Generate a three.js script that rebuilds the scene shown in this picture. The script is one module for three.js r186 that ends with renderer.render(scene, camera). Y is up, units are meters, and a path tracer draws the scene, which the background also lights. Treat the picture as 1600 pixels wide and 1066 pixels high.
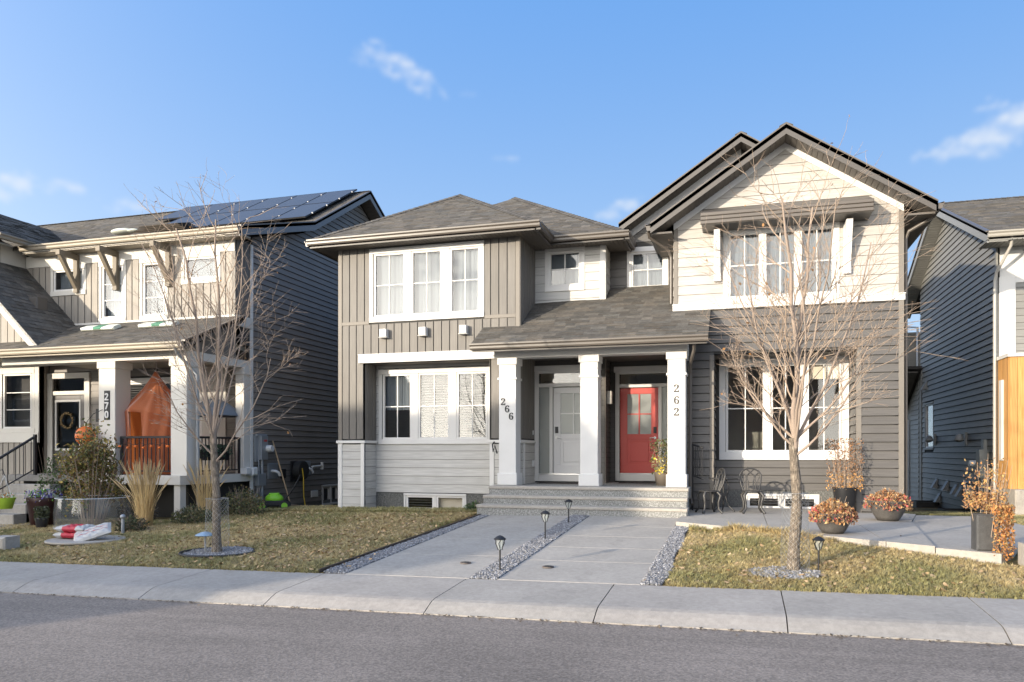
import * as THREE from 'three';
import { mergeGeometries } from 'three/addons/utils/BufferGeometryUtils.js';
import { FontLoader } from 'three/addons/loaders/FontLoader.js';
import { TextGeometry } from 'three/addons/geometries/TextGeometry.js';

// ------------------------------------------------------------------ camera, sky, sun, exposure
const W = 1600, H = 1066, FPX = 1211, HORIZON = 706, YAW = Math.atan(358 / 1211);
const scene = new THREE.Scene();
const camera = new THREE.PerspectiveCamera(2 * Math.atan(HORIZON / FPX) * 180 / Math.PI, W / (2 * HORIZON), 0.1, 900);
camera.position.set(0, 1.7, 0);
camera.rotation.y = YAW;                       // the lens looks a little to the left of the facades' normal
camera.setViewOffset(W, 2 * HORIZON, 0, 0, W, H); // rising front: verticals stay vertical
const SUN_AZ = 33 * Math.PI / 180, SUN_EL = 9 * Math.PI / 180;
const sunDir = new THREE.Vector3(-Math.sin(SUN_AZ) * Math.cos(SUN_EL), Math.sin(SUN_EL), Math.cos(SUN_AZ) * Math.cos(SUN_EL));
const sun = new THREE.DirectionalLight(0xffffff, 3.3);
sun.color.setRGB(1, 0.875, 0.70);
sun.position.copy(sunDir).multiplyScalar(120); sun.castShadow = true; sun.shadow.radius = 1;
sun.shadow.mapSize.set(4096, 4096);
Object.assign(sun.shadow.camera, { left: -60, right: 60, top: 40, bottom: -40, near: 1, far: 300 });
scene.add(sun, sun.target);
const renderer = new THREE.WebGLRenderer({ antialias: true });
renderer.toneMapping = THREE.LinearToneMapping;
renderer.toneMappingExposure = 2.0;
renderer.shadowMap.enabled = true;

// ------------------------------------------------------------------ noise
function rng(seed) { let a = seed >>> 0; return () => { a = (a + 0x6D2B79F5) | 0; let t = Math.imul(a ^ (a >>> 15), 1 | a); t = (t + Math.imul(t ^ (t >>> 7), 61 | t)) ^ t; return ((t ^ (t >>> 14)) >>> 0) / 4294967296; }; }
const hash2 = (x, y, s) => { let h = Math.imul(x, 374761393) ^ Math.imul(y, 668265263) ^ Math.imul(s, 974711); h = Math.imul(h ^ (h >>> 13), 1274126177); return ((h ^ (h >>> 16)) >>> 0) / 4294967296; };
const sm = (t) => t * t * (3 - 2 * t);
function vnoise(x, y, px, py, s) { const x0 = Math.floor(x), y0 = Math.floor(y), fx = sm(x - x0), fy = sm(y - y0), m = (v, p) => ((v % p) + p) % p; const a = hash2(m(x0, px), m(y0, py), s), b = hash2(m(x0 + 1, px), m(y0, py), s), c = hash2(m(x0, px), m(y0 + 1, py), s), d = hash2(m(x0 + 1, px), m(y0 + 1, py), s); return a + (b - a) * fx + (c - a) * fy + (a - b - c + d) * fx * fy; }
function fbm(u, v, f, oct, s) { let a = 0, w = 0.5, t = 0; for (let i = 0; i < oct; i++) { a += w * vnoise(u * f, v * f, f, f, s + i); t += w; f *= 2; w *= 0.5; } return a / t; }

// ------------------------------------------------------------------ sky (air and clouds only)
{
  const w = 1536, h = 768, data = new Float32Array(w * h * 4);
  const F = new THREE.Vector3(-Math.sin(YAW), 0, -Math.cos(YAW)), R = new THREE.Vector3(Math.cos(YAW), 0, -Math.sin(YAW));
  const dirOf = (px, py) => F.clone().addScaledVector(R, (px - 800) / FPX).add(new THREE.Vector3(0, (HORIZON - py) / FPX, 0)).normalize();
  const clouds = [[578, 88, 55, 16, 0.25, 0.62], [618, 100, 75, 20, 0.45, 1], [652, 122, 40, 18, 0.7, 0.9], [1570, 195, 70, 36, -0.1, 1.1], [1520, 218, 70, 22, -0.15, 0.8], [8, 288, 45, 26, 0, 1], [95, 292, 46, 12, 0.05, 0.8], [195, 323, 34, 13, 0, 0.7], [968, 325, 40, 16, -0.2, 0.9], [785, 249, 34, 5, 0.05, 0.5], [728, 150, 16, 7, 0, 0.3]]
    .map(([x, y, rx, ry, tilt, s]) => ({ d: dirOf(x, y), rx: 0.85 * rx / FPX, ry: 0.85 * ry / FPX, tilt, s }));
  const rc = rng(77);
  for (let i = 0; i < 26; i++) { // the same few small clouds all round the sky
    const az = Math.PI * (0.02 + 0.96 * rc()), el = 0.2 + rc() * 0.6; const d = new THREE.Vector3(Math.cos(az) * Math.cos(el), Math.sin(el), Math.sin(az) * Math.cos(el));
    clouds.push({ d, rx: 0.03 + 0.05 * rc(), ry: 0.012 + 0.02 * rc(), tilt: rc() - 0.5, s: 0.5 + 0.5 * rc() });
  }
  const up = new THREE.Vector3(0, 1, 0);
  for (const c of clouds) { c.r = new THREE.Vector3().crossVectors(c.d, up).normalize(); c.u = new THREE.Vector3().crossVectors(c.r, c.d); }
  const d = new THREE.Vector3();
  for (let j = 0; j < h; j++) for (let i = 0; i < w; i++) {
    const ph = ((j + 0.5) / h - 0.5) * Math.PI, th = ((i + 0.5) / w - 0.5) * 2 * Math.PI;
    d.set(Math.cos(ph) * Math.cos(th), Math.sin(ph), Math.cos(ph) * Math.sin(th));
    const e = Math.max(0, d.y), k = Math.pow(1 - e, 3.0), ca = d.dot(sunDir);
    // zenith blue to a pale horizon, whiter and brighter round the low sun
    let r = 0.05 + (0.37 - 0.05) * k, g = 0.172 + (0.465 - 0.172) * k, b = 0.425 + (0.53 - 0.425) * k;
    const wide = Math.pow(Math.max(0, 0.5 + 0.5 * ca), 2.2), low = Math.exp(-e * 3.2);
    const glow = wide * wide * (0.5 + 1.5 * low) + 1.0 * Math.pow(Math.max(0, ca), 14) * low;
    r += glow * 2.1; g += glow * 1.92; b += glow * 1.64;
    let c = 0;
    for (const q of clouds) { const f = d.dot(q.d); if (f < 0.9) continue; const x = d.dot(q.r) / f, y = d.dot(q.u) / f, ct = Math.cos(q.tilt), st = Math.sin(q.tilt), X = (x * ct - y * st) / q.rx, Y = (x * st + y * ct) / q.ry, rr = X * X + Y * Y; if (rr < 4) {
      const n = fbm((x * 3 + 10) % 1, (y * 6 + 10) % 1, 24, 5, 5); c = Math.max(c, q.s * Math.max(0, Math.min(1, 0.55 - rr * 0.6 + (n - 0.5) * 2.0))); } }
    c = Math.min(1, c); const cl = 0.86 * c; r += (0.42 - r) * cl; g += (0.45 - g) * cl; b += (0.49 - b) * cl;
    const o = (j * w + i) * 4; data[o] = r; data[o + 1] = g; data[o + 2] = b; data[o + 3] = 1;
  }
  const t = new THREE.DataTexture(data, w, h, THREE.RGBAFormat, THREE.FloatType); t.mapping = THREE.EquirectangularReflectionMapping; t.magFilter = t.minFilter = THREE.LinearFilter; t.needsUpdate = true;
  scene.background = t; scene.environment = t;
}

// ------------------------------------------------------------------ textures and materials
function tex(size, metres, fn, srgb = true) {
  const a = new Uint8Array(size * size * 4);
  for (let y = 0; y < size; y++) for (let x = 0; x < size; x++) { const c = fn((x + 0.5) / size, (y + 0.5) / size, x, y), o = (y * size + x) * 4; const v = Array.isArray(c) ? c : [c, c, c]; for (let k = 0; k < 3; k++) a[o + k] = Math.max(0, Math.min(255, v[k] * 255)); a[o + 3] = 255; }
  const t = new THREE.DataTexture(a, size, size); t.wrapS = t.wrapT = THREE.RepeatWrapping; t.repeat.set(1 / metres, 1 / metres); t.magFilter = THREE.LinearFilter; t.minFilter = THREE.LinearMipmapLinearFilter; t.generateMipmaps = true; if (srgb) t.colorSpace = THREE.SRGBColorSpace; t.needsUpdate = true; return t;
}
const TX = {
  concrete: tex(1024, 2.6, (u, v, x, y) => 0.80 + 0.16 * (fbm(u, v, 4, 5, 1) - 0.5) + 0.10 * (fbm(u, v, 64, 3, 2) - 0.5) + 0.10 * (hash2(x, y, 3) - 0.5) - (vnoise(u * 7, v * 7, 7, 7, 9) > 0.82 ? 0.05 * fbm(u, v, 32, 3, 4) : 0)),
  exposed: tex(512, 0.6, (u, v, x, y) => { const n = fbm(u, v, 48, 2, 11); return 0.74 + 0.5 * (n - 0.5) + 0.25 * (hash2(x, y, 12) - 0.5); }),
  asphalt: tex(2048, 6.5, (u, v, x, y) => { const s = hash2(x >> 1, y >> 1, 21); const p = 0.82 + 0.20 * (fbm(u, v, 4, 5, 22) - 0.5) + 0.12 * (vnoise(u * 3, v * 40, 3, 40, 25) - 0.5) * fbm(u, v, 5, 2, 26) + 0.34 * (fbm(u, v, 400, 2, 23) - 0.5) + (s > 0.985 ? 0.18 : s < 0.015 ? -0.22 : 0); return [p, p * 0.985, p * 0.97]; }),
  siding: tex(512, 1.6, (u, v, x, y) => 0.90 + 0.08 * (fbm(u, v, 3, 3, 31) - 0.5) + 0.10 * (vnoise(u * 6, v * 160, 6, 160, 32) - 0.5) + 0.04 * (hash2(x, y, 33) - 0.5)),
  upright: tex(512, 1.6, (u, v, x, y) => 0.90 + 0.08 * (fbm(u, v, 3, 3, 34) - 0.5) + 0.10 * (vnoise(u * 160, v * 6, 160, 6, 35) - 0.5) + 0.04 * (hash2(x, y, 36) - 0.5)),
  paint: tex(512, 2.0, (u, v, x, y) => 0.95 + 0.05 * (fbm(u, v, 5, 5, 41) - 0.5) + 0.02 * (hash2(x, y, 42) - 0.5)),
  grit: tex(512, 0.5, (u, v, x, y) => 0.80 + 0.35 * (hash2(x >> 1, y >> 1, 51) - 0.5) + 0.2 * (fbm(u, v, 8, 4, 52) - 0.5)),
  wood: tex(512, 0.9, (u, v, x, y) => { const n = vnoise(u * 70, v * 3 + fbm(u, v, 4, 3, 62), 70, 3, 61); return [0.92 + 0.14 * (n - 0.5), 0.90 + 0.2 * (n - 0.5), 0.86 + 0.28 * (n - 0.5)]; }),
  bark: tex(512, 0.35, (u, v, x, y) => { const n = vnoise(u * 40, v * 7, 40, 7, 71) * 0.6 + fbm(u, v, 24, 3, 72) * 0.4; return [0.45 + 0.75 * n, 0.44 + 0.72 * n, 0.42 + 0.68 * n]; }),
  lawn: tex(1024, 5.5, (u, v, x, y) => { const g = fbm(u, v, 5, 5, 81), n = fbm(u, v, 90, 3, 82), h = hash2(x, y, 83); const k = Math.max(0, Math.min(1, (g - 0.42) * 5)); const s = 0.62 + 0.7 * (n - 0.5) + 0.35 * (h - 0.5); return [s * (0.62 + 0.34 * k), s * (0.66 + 0.18 * k), s * (0.36 + 0.16 * k)]; }),
  cloth: tex(256, 0.12, (u, v) => 0.88 + 0.12 * Math.sin(u * 60 * 6.2832) * Math.sin(v * 60 * 6.2832)),
};
const bumpOf = {};
function mat(rgb, rough = 0.8, o = {}) { const m = new THREE.MeshPhysicalMaterial({ roughness: rough, ...o }); m.color.setRGB(...rgb); if (o.bumpMap === undefined && o.map && o.bumpScale) m.bumpMap = o.map; return m; }
const tones = (rgb, rough, o, n = 3, amp = 0.05) => Array.from({ length: n }, (_, i) => mat(rgb.map((c) => c * (1 + amp * (i / (n - 1) * 2 - 1))), rough, o));
const MT = {
  white: mat([0.72, 0.705, 0.675], 0.55, { map: TX.paint }),
  greyTrim: mat([0.62, 0.61, 0.585], 0.6, { map: TX.paint }),
  taupe: tones([0.178, 0.164, 0.146], 0.62, { map: TX.upright }, 3, 0.06),
  taupeLap: tones([0.16, 0.145, 0.125], 0.6, { map: TX.siding }, 3, 0.05),
  taupeTrim: mat([0.19, 0.17, 0.145], 0.6, { map: TX.paint }),
  lapGrey: tones([0.60, 0.585, 0.55], 0.65, { map: TX.siding }, 3, 0.03),
  cream: tones([0.50, 0.47, 0.43], 0.65, { map: TX.siding }, 3, 0.03),
  darkLap: tones([0.108, 0.10, 0.092], 0.5, { map: TX.siding }, 3, 0.05),
  backing: mat([0.05, 0.048, 0.045], 0.9),
  fascia: mat([0.085, 0.076, 0.068], 0.45, { map: TX.paint }),
  gutter: mat([0.115, 0.098, 0.082], 0.35, { map: TX.paint }),
  soffit: mat([0.13, 0.115, 0.10], 0.6, { map: TX.paint }),
  shingle: mat([0.135, 0.122, 0.105], 0.95, { map: TX.grit, vertexColors: true }),
  deck: mat([0.06, 0.055, 0.05], 0.95),
  concrete: mat([0.62, 0.57, 0.50], 0.88, { map: TX.concrete, bumpScale: 0.002 }),
  walk: mat([0.56, 0.515, 0.455], 0.9, { map: TX.concrete, bumpScale: 0.002 }),
  exposed: mat([0.47, 0.47, 0.445], 0.9, { map: TX.exposed, bumpScale: 0.002 }),
  found: mat([0.24, 0.24, 0.225], 0.95, { map: TX.exposed, bumpScale: 0.006 }),
  asphalt: mat([0.34, 0.295, 0.255], 0.92, { map: TX.asphalt, bumpScale: 0.003 }),
  lawn: mat([0.44, 0.35, 0.20], 0.98, { map: TX.lawn }),
  soil: mat([0.07, 0.055, 0.04], 1, { map: TX.grit }),
  red: mat([0.56, 0.075, 0.06], 0.42, { map: TX.paint }),
  doorWhite: mat([0.66, 0.655, 0.65], 0.45, { map: TX.paint }),
  iron: mat([0.022, 0.022, 0.024], 0.45, { metalness: 0.3 }),
  castIron: mat([0.05, 0.048, 0.046], 0.45, { metalness: 0.2 }),
  steel: mat([0.6, 0.6, 0.6], 0.3, { metalness: 1 }),
  galv: mat([0.36, 0.38, 0.40], 0.45, { metalness: 0.5, map: TX.paint }),
  pvc: mat([0.72, 0.72, 0.70], 0.4, { map: TX.paint }),
  glass: mat([1, 1, 1], 0.02, { transmission: 1, thickness: 0, ior: 1.52, specularIntensity: 1 }),
  frosted: mat([0.92, 0.95, 0.93], 0.35, { transmission: 0.85, thickness: 0, ior: 1.5 }),
  sheer: mat([0.11, 0.135, 0.155], 0.9, { transmission: 0.25, thickness: 0 }),
  blind: mat([0.42, 0.42, 0.40], 0.6),
  room: mat([0.5, 0.47, 0.42], 0.9),
  woodWarm: tones([0.60, 0.33, 0.11], 0.5, { map: TX.wood }, 3, 0.08),
  bark: mat([0.27, 0.235, 0.20], 0.95, { map: TX.bark, bumpScale: 0.012 }),
  twig: mat([0.36, 0.275, 0.205], 0.85),
  rubber: mat([0.02, 0.02, 0.02], 0.7),
};
const leaf = (rgb, t = 0.35) => mat(rgb, 0.9, { transmission: t, thickness: 0, side: THREE.DoubleSide, vertexColors: true });

// ------------------------------------------------------------------ geometry helpers (z = -depth from the street's axis)
function boxUV(g) { const p = g.attributes.position, n = g.attributes.normal, uv = new Float32Array(p.count * 2); for (let i = 0; i < p.count; i++) { const ax = Math.abs(n.getX(i)), ay = Math.abs(n.getY(i)), az = Math.abs(n.getZ(i)); let u, v; if (az >= ax && az >= ay) { u = p.getX(i); v = p.getY(i); } else if (ax >= ay) { u = p.getZ(i); v = p.getY(i); } else { u = p.getX(i); v = p.getZ(i); } uv[i * 2] = u; uv[i * 2 + 1] = v; } g.setAttribute('uv', new THREE.BufferAttribute(uv, 2)); return g; }
const flat = (g) => { const q = g.index ? g.toNonIndexed() : g; for (const k of Object.keys(q.attributes)) if (!['position', 'normal', 'color'].includes(k)) q.deleteAttribute(k); return q; };
const numbers = {};
const numbered = (n) => { const k = numbers[n] = (numbers[n] ?? -1) + 1; return k ? `${n}_${String(k).padStart(3, '0')}` : n; };
function mk(name, geos, material, parent) {
  const list = (Array.isArray(geos) ? geos : [geos]).map(flat);
  const g = list.length > 1 ? mergeGeometries(list) : list[0];
  if (!g.attributes.normal) g.computeVertexNormals();
  boxUV(g);
  const m = new THREE.Mesh(g, material); m.name = parent ? name : numbered(name); m.castShadow = m.receiveShadow = true; (parent || scene).add(m); return m;
}
function thing(name, label, category, pos = [0, 0, 0], turn = 0, group) { const o = new THREE.Group(); o.name = numbered(name); o.position.set(...pos); o.rotation.y = turn; o.userData = { label, category }; if (group) o.userData.group = group; scene.add(o); return o; }
function tag(o, label, category, group) { Object.assign(o.userData, { label, category }); if (group) o.userData.group = group; return o; }
const structure = (name, geos, m) => { const o = mk(name, geos, m); o.userData.kind = 'structure'; return o; };
const stuff = (o) => { o.userData.kind = 'stuff'; return o; };
function box(x0, x1, y0, y1, z0, z1) { const g = new THREE.BoxGeometry(Math.abs(x1 - x0), Math.abs(y1 - y0), Math.abs(z1 - z0)); g.translate((x0 + x1) / 2, (y0 + y1) / 2, (z0 + z1) / 2); return flat(g); }
function polyGeo(faces) { // faces: arrays of [x,y,z], fan-triangulated, flat normals
  const a = []; for (const f of faces) for (let i = 1; i + 1 < f.length; i++) a.push(...f[0], ...f[i], ...f[i + 1]);
  const g = new THREE.BufferGeometry(); g.setAttribute('position', new THREE.Float32BufferAttribute(a, 3)); g.computeVertexNormals(); return g;
}
function cbox(x0, x1, y0, y1, z0, z1, c = 0.006) { // a box whose four front edges (towards +z) are chamfered
  if (x0 > x1) [x0, x1] = [x1, x0]; if (y0 > y1) [y0, y1] = [y1, y0]; if (z0 > z1) [z0, z1] = [z1, z0];
  const A = [x0, y0, z0], B = [x1, y0, z0], C = [x1, y1, z0], D = [x0, y1, z0], a = [x0, y0, z1 - c], b = [x1, y0, z1 - c], cc = [x1, y1, z1 - c], d = [x0, y1, z1 - c], e = [x0 + c, y0 + c, z1], f = [x1 - c, y0 + c, z1], g = [x1 - c, y1 - c, z1], h = [x0 + c, y1 - c, z1];
  return polyGeo([[B, A, D, C], [A, B, b, a], [B, C, cc, b], [C, D, d, cc], [D, A, a, d], [a, b, f, e], [b, cc, g, f], [cc, d, h, g], [d, a, e, h], [e, f, g, h]]);
}
function prism(profile, p0, p1, out) { // profile [[o, y]...] counter-clockwise seen along the run, extruded from p0 to p1; o runs along the horizontal 'out'
  const P = (p, [o, y]) => [p[0] + out[0] * o, p[1] + y, p[2] + out[1] * o], a = profile.map((q) => P(p0, q)), b = profile.map((q) => P(p1, q)), n = profile.length, f = [];
  for (let i = 0; i < n; i++) f.push([a[i], b[i], b[(i + 1) % n], a[(i + 1) % n]]);
  f.push([...a].reverse(), b); return polyGeo(f);
}
function tube(pts, rads, seg = 6, cap = true) {
  const P = pts.map((p) => new THREE.Vector3(...p)), n = P.length, rings = []; let N = null;
  for (let i = 0; i < n; i++) { const T = P[Math.min(i + 1, n - 1)].clone().sub(P[Math.max(i - 1, 0)]).normalize(); if (!N) N = new THREE.Vector3(Math.abs(T.y) > 0.9 ? 1 : 0, Math.abs(T.y) > 0.9 ? 0 : 1, 0); N.addScaledVector(T, -N.dot(T)).normalize(); const B = new THREE.Vector3().crossVectors(T, N); const r = Array.isArray(rads) ? rads[i] : rads; rings.push(Array.from({ length: seg }, (_, k) => { const t = k / seg * Math.PI * 2; const d = N.clone().multiplyScalar(Math.cos(t)).addScaledVector(B, Math.sin(t)); return { p: P[i].clone().addScaledVector(d, r), n: d }; })); }
  const pos = [], nor = []; const put = (v) => { pos.push(v.p.x, v.p.y, v.p.z); nor.push(v.n.x, v.n.y, v.n.z); };
  for (let i = 0; i + 1 < n; i++) for (let k = 0; k < seg; k++) { const a = rings[i][k], b = rings[i][(k + 1) % seg], c = rings[i + 1][(k + 1) % seg], d = rings[i + 1][k]; put(a); put(b); put(c); put(a); put(c); put(d); }
  if (cap) for (const [ri, s] of [[0, -1], [n - 1, 1]]) { const T = P[Math.min(ri + 1, n - 1)].clone().sub(P[Math.max(ri - 1, 0)]).normalize().multiplyScalar(s); for (let k = 1; k + 1 < seg; k++) for (const q of s > 0 ? [0, k, k + 1] : [0, k + 1, k]) { const v = rings[ri][q].p; pos.push(v.x, v.y, v.z); nor.push(T.x, T.y, T.z); } }
  const g = new THREE.BufferGeometry(); g.setAttribute('position', new THREE.Float32BufferAttribute(pos, 3)); g.setAttribute('normal', new THREE.Float32BufferAttribute(nor, 3)); return g;
}
const lathe = (pts, seg = 28) => flat(new THREE.LatheGeometry(pts.map((p) => new THREE.Vector2(...p)), seg));
const sph = (x, y, z, r, sx = 1, sy = 1, sz = 1, seg = 14) => { const g = new THREE.SphereGeometry(r, seg, Math.ceil(seg * 0.7)); g.scale(sx, sy, sz); g.translate(x, y, z); return flat(g); };
const cyl = (x, y, z, r0, r1, h, seg = 16) => { const g = new THREE.CylinderGeometry(r1, r0, h, seg); g.translate(x, y + h / 2, z); return flat(g); };
const move = (g, x, y, z, ry = 0) => { if (ry) g.rotateY(ry); g.translate(x, y, z); return g; };

// ------------------------------------------------------------------ ground levels
const clamp = (v, a = 0, b = 1) => Math.max(a, Math.min(b, v)), lerp = (a, b, t) => a + (b - a) * t;
const roadY = (x) => 0.0115 * clamp(x, -60, 60);
const EDGE = 9.02, KERB0 = 7.66, KERB1 = 7.92;
function groundY(x, D) {
  const near = roadY(x) + 0.165, far = 0.49 + 0.02 * clamp(x, -40, -3);
  let y = lerp(near, far, clamp((D - EDGE) / lerp(6, 3.4, clamp((x + 0.5) / 0.5)))); if (D > 16.5) y -= 0.045 * Math.min(D - 16.5, 14); return y;
}
{
  const xs = [], ds = []; for (let x = -400; x < -30; x += 37) xs.push(x); for (let x = -30; x <= 20; x += 0.5) xs.push(x); for (let x = 57; x <= 400; x += 49) xs.push(x);
  for (let d = -400; d < -20; d += 38) ds.push(d); ds.push(-8, -1.5, 3, 8.2, 8.9, 8.98); for (let d = 9.02; d <= 34; d += 0.5) ds.push(d); for (let d = 40; d <= 430; d += 26) ds.push(d);
  const P = (x, D) => [x, D < 8.95 ? Math.min(roadY(x), 0) - 0.35 : groundY(x, D), -D], f = [];
  for (let i = 0; i + 1 < xs.length; i++) for (let j = 0; j + 1 < ds.length; j++) f.push([P(xs[i], ds[j]), P(xs[i + 1], ds[j]), P(xs[i + 1], ds[j + 1]), P(xs[i], ds[j + 1])]);
  structure('ground', polyGeo(f), MT.lawn);
  const strip = (d0, d1, y0, y1, x0 = -200, x1 = 200, n = 80) => { const q = []; for (let i = 0; i < n; i++) { const a = lerp(x0, x1, i / n), b = lerp(x0, x1, (i + 1) / n); q.push([[a, roadY(a) + y0, -d0], [b, roadY(b) + y0, -d0], [b, roadY(b) + y1, -d1], [a, roadY(a) + y1, -d1]]); } return polyGeo(q); };
  structure('road', strip(-1.0, KERB0 + 0.02, 0, 0), MT.asphalt);
  structure('far_pavement', [strip(-3.2, -1.0, 0.15, 0.13), strip(-1.0, -0.99, 0.13, 0)], MT.walk);
  // the pavement with its rolled kerb: bays cast one after another, each a slab of its own with tooled joints between
  const pave = new THREE.Group(); pave.name = 'pavement'; pave.userData.kind = 'structure'; scene.add(pave);
  const joints = [-40, -26, -21.5, -17, -13.4, -10.9, -8.9, -6.95, -5.22, -3.25, -1.42, 0.42, 2.25, 4.1, 6, 8, 11, 20, 40];
  const kerbProfile = [[KERB0, -0.02], [KERB0, 0.012], [KERB0 + 0.05, 0.03], [KERB0 + 0.16, 0.075], [KERB1 - 0.02, 0.102], [KERB1 + 0.06, 0.115], [EDGE, 0.17], [EDGE, -0.2]];
  for (let i = 0; i + 1 < joints.length; i++) { const a = joints[i] + 0.006, b = joints[i + 1] - 0.006, A = kerbProfile.map(([d, y]) => [a, y + roadY(a), -d]), B = kerbProfile.map(([d, y]) => [b, y + roadY(b), -d]), f = []; for (let k = 0; k < A.length; k++) { const m = (k + 1) % A.length; f.push([A[k], B[k], B[m], A[m]]); } f.push([...A].reverse(), B); mk('pavement_bay', polyGeo(f), i % 2 ? MT.walk : MT.concreteWalk || (MT.concreteWalk = mat([0.58, 0.53, 0.47], 0.9, { map: TX.concrete, bumpScale: 0.002 })), pave); }
  mk('joint_filler', strip(KERB0 + 0.005, EDGE - 0.005, -0.02, 0.1), mat([0.06, 0.055, 0.05], 1), pave);
}
// walkway pads, gravel and the patio
function slab(x0, x1, d0, d1, th = 0.1, lift = 0.007) { const P = (x, D, o) => [x, groundY(x, D) + lift + o, -D], c = 0.006, t = (o, k) => [P(x0 + k, d0 + k, o), P(x1 - k, d0 + k, o), P(x1 - k, d1 - k, o), P(x0 + k, d1 - k, o)], top = t(0, c), mid = t(-c, 0), bot = t(-th, 0), f = [top]; for (let i = 0; i < 4; i++) { const j = (i + 1) % 4; f.push([mid[i], mid[j], top[j], top[i]], [bot[i], bot[j], mid[j], mid[i]]); } return polyGeo(f); }
const pad = (name, x0, x1, cuts) => { const g = new THREE.Group(); g.name = numbered(name); g.userData.kind = 'structure'; scene.add(g); for (let i = 0; i + 1 < cuts.length; i++) mk('concrete_panel', slab(x0, x1, cuts[i] + 0.002, cuts[i + 1] - 0.002), MT.concrete, g); };
pad('walkway', -4.93, -3.22, [9.03, 10.55, 12.05, 13.55, 15.1]);
pad('walkway', -2.86, -1.12, [9.03, 10.35, 11.45, 12.55, 13.75, 15.1]);
{
  const P = (x, z) => new THREE.Vector2(x, z);
  const patio = new THREE.Group(); patio.name = 'patio'; patio.userData.kind = 'structure'; scene.add(patio);
  const pan = (pts, y) => { const f = [], top = pts.map(([x, d]) => [x, y, -d]), bot = pts.map(([x, d]) => [x, y - 0.2, -d]); f.push(top); pts.forEach((_, i) => { const j = (i + 1) % pts.length; f.push([bot[i], bot[j], top[j], top[i]]); }); mk('concrete_panel', polyGeo(f), MT.concrete, patio); };
  pan([[-1.10, 13.9], [0.42, 12.75], [0.42, 17.85], [-1.10, 17.85]], 0.47);
  pan([[0.43, 12.742], [1.9, 11.63], [1.9, 17.85], [0.43, 17.85]], 0.47);
  pan([[1.91, 11.62], [2.42, 11.23], [2.9, 15.2], [3.3, 16.9], [2.3, 17.85], [1.91, 17.85]], 0.47);
  pan([[2.43, 11.22], [3.05, 10.77], [3.3, 11.2], [4.6, 14.3], [4.6, 16.9], [3.31, 16.9], [2.91, 15.2]], 0.45);
}
// ------------------------------------------------------------------ roofs
const RS = rng(4242);
function planeFrame(pts) { const v = pts.map((p) => new THREE.Vector3(...p)); let n = new THREE.Vector3(); for (let i = 0; i < v.length; i++) n.add(new THREE.Vector3().crossVectors(v[i], v[(i + 1) % v.length])); n.normalize(); if (n.y < 0) n.negate(); const h = new THREE.Vector3(0, 1, 0).cross(n).normalize(), q = new THREE.Vector3().crossVectors(n, h); if (q.y < 0) { q.negate(); h.negate(); } return { v, n, h, q, o: v[0], A: (p) => p.clone().sub(v[0]).dot(h), B: (p) => p.clone().sub(v[0]).dot(q) }; }
function scan(ab, b) { const xs = []; for (let i = 0; i < ab.length; i++) { const [a0, b0] = ab[i], [a1, b1] = ab[(i + 1) % ab.length]; if ((b0 <= b) !== (b1 <= b)) xs.push(a0 + (a1 - a0) * (b - b0) / (b1 - b0)); } return xs.sort((p, q) => p - q); }
function shingleRows(pts, e = 0.145) {
  const fr = planeFrame(pts), ab = fr.v.map((p) => [fr.A(p), fr.B(p)]), b0 = Math.min(...ab.map((q) => q[1])), b1 = Math.max(...ab.map((q) => q[1])), pos = [], nor = [], col = [];
  const W3 = (a, b, up) => fr.o.clone().addScaledVector(fr.h, a).addScaledVector(fr.q, b).addScaledVector(fr.n, up);
  const quad = (A, B, C, D, n, c) => { for (const p of [A, B, C, A, C, D]) { pos.push(p.x, p.y, p.z); nor.push(n.x, n.y, n.z); col.push(...c); } };
  for (let b = b0, row = 0; b < b1 - 0.01; b += e, row++) {
    const t = Math.min(b1, b + e * 1.02), mid = scan(ab, (b + t) / 2); let lo = scan(ab, b + 1e-4), hi = scan(ab, t - 1e-4); if (lo.length !== mid.length) lo = mid; if (hi.length !== mid.length) hi = mid;
    for (let k = 0; k + 1 < mid.length; k += 2) {
      let a = Math.min(lo[k], hi[k]) - RS() * 0.3; const end = Math.max(lo[k + 1], hi[k + 1]);
      while (a < end) {
        const w = 0.15 + RS() * 0.26, a1 = a + w, cl = (x, s) => clamp(x, s[k], s[k + 1]);
        const x0 = cl(a, lo), x1 = cl(a1, lo), y0 = cl(a, hi), y1 = cl(a1, hi); const th = RS() < 0.45 ? 0.016 : 0.008;
        if (x1 - x0 + y1 - y0 > 0.01) {
          const v = 0.72 + 0.55 * RS() + (RS() < 0.12 ? 0.25 : 0), warm = 0.96 + 0.08 * RS(), c = [v * warm, v, v * (2 - warm) * 0.99];
          const A = W3(x0, b, th), B = W3(x1, b, th), C = W3(y1, t, 0.004), D = W3(y0, t, 0.004); quad(A, B, C, D, fr.n, c);
          quad(W3(x0, b, 0), W3(x1, b, 0), B, A, fr.q.clone().negate(), c);
        }
        a = a1;
      }
    }
  }
  const g = new THREE.BufferGeometry(); g.setAttribute('position', new THREE.Float32BufferAttribute(pos, 3)); g.setAttribute('normal', new THREE.Float32BufferAttribute(nor, 3)); g.setAttribute('color', new THREE.Float32BufferAttribute(col, 3)); return g;
}
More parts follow.
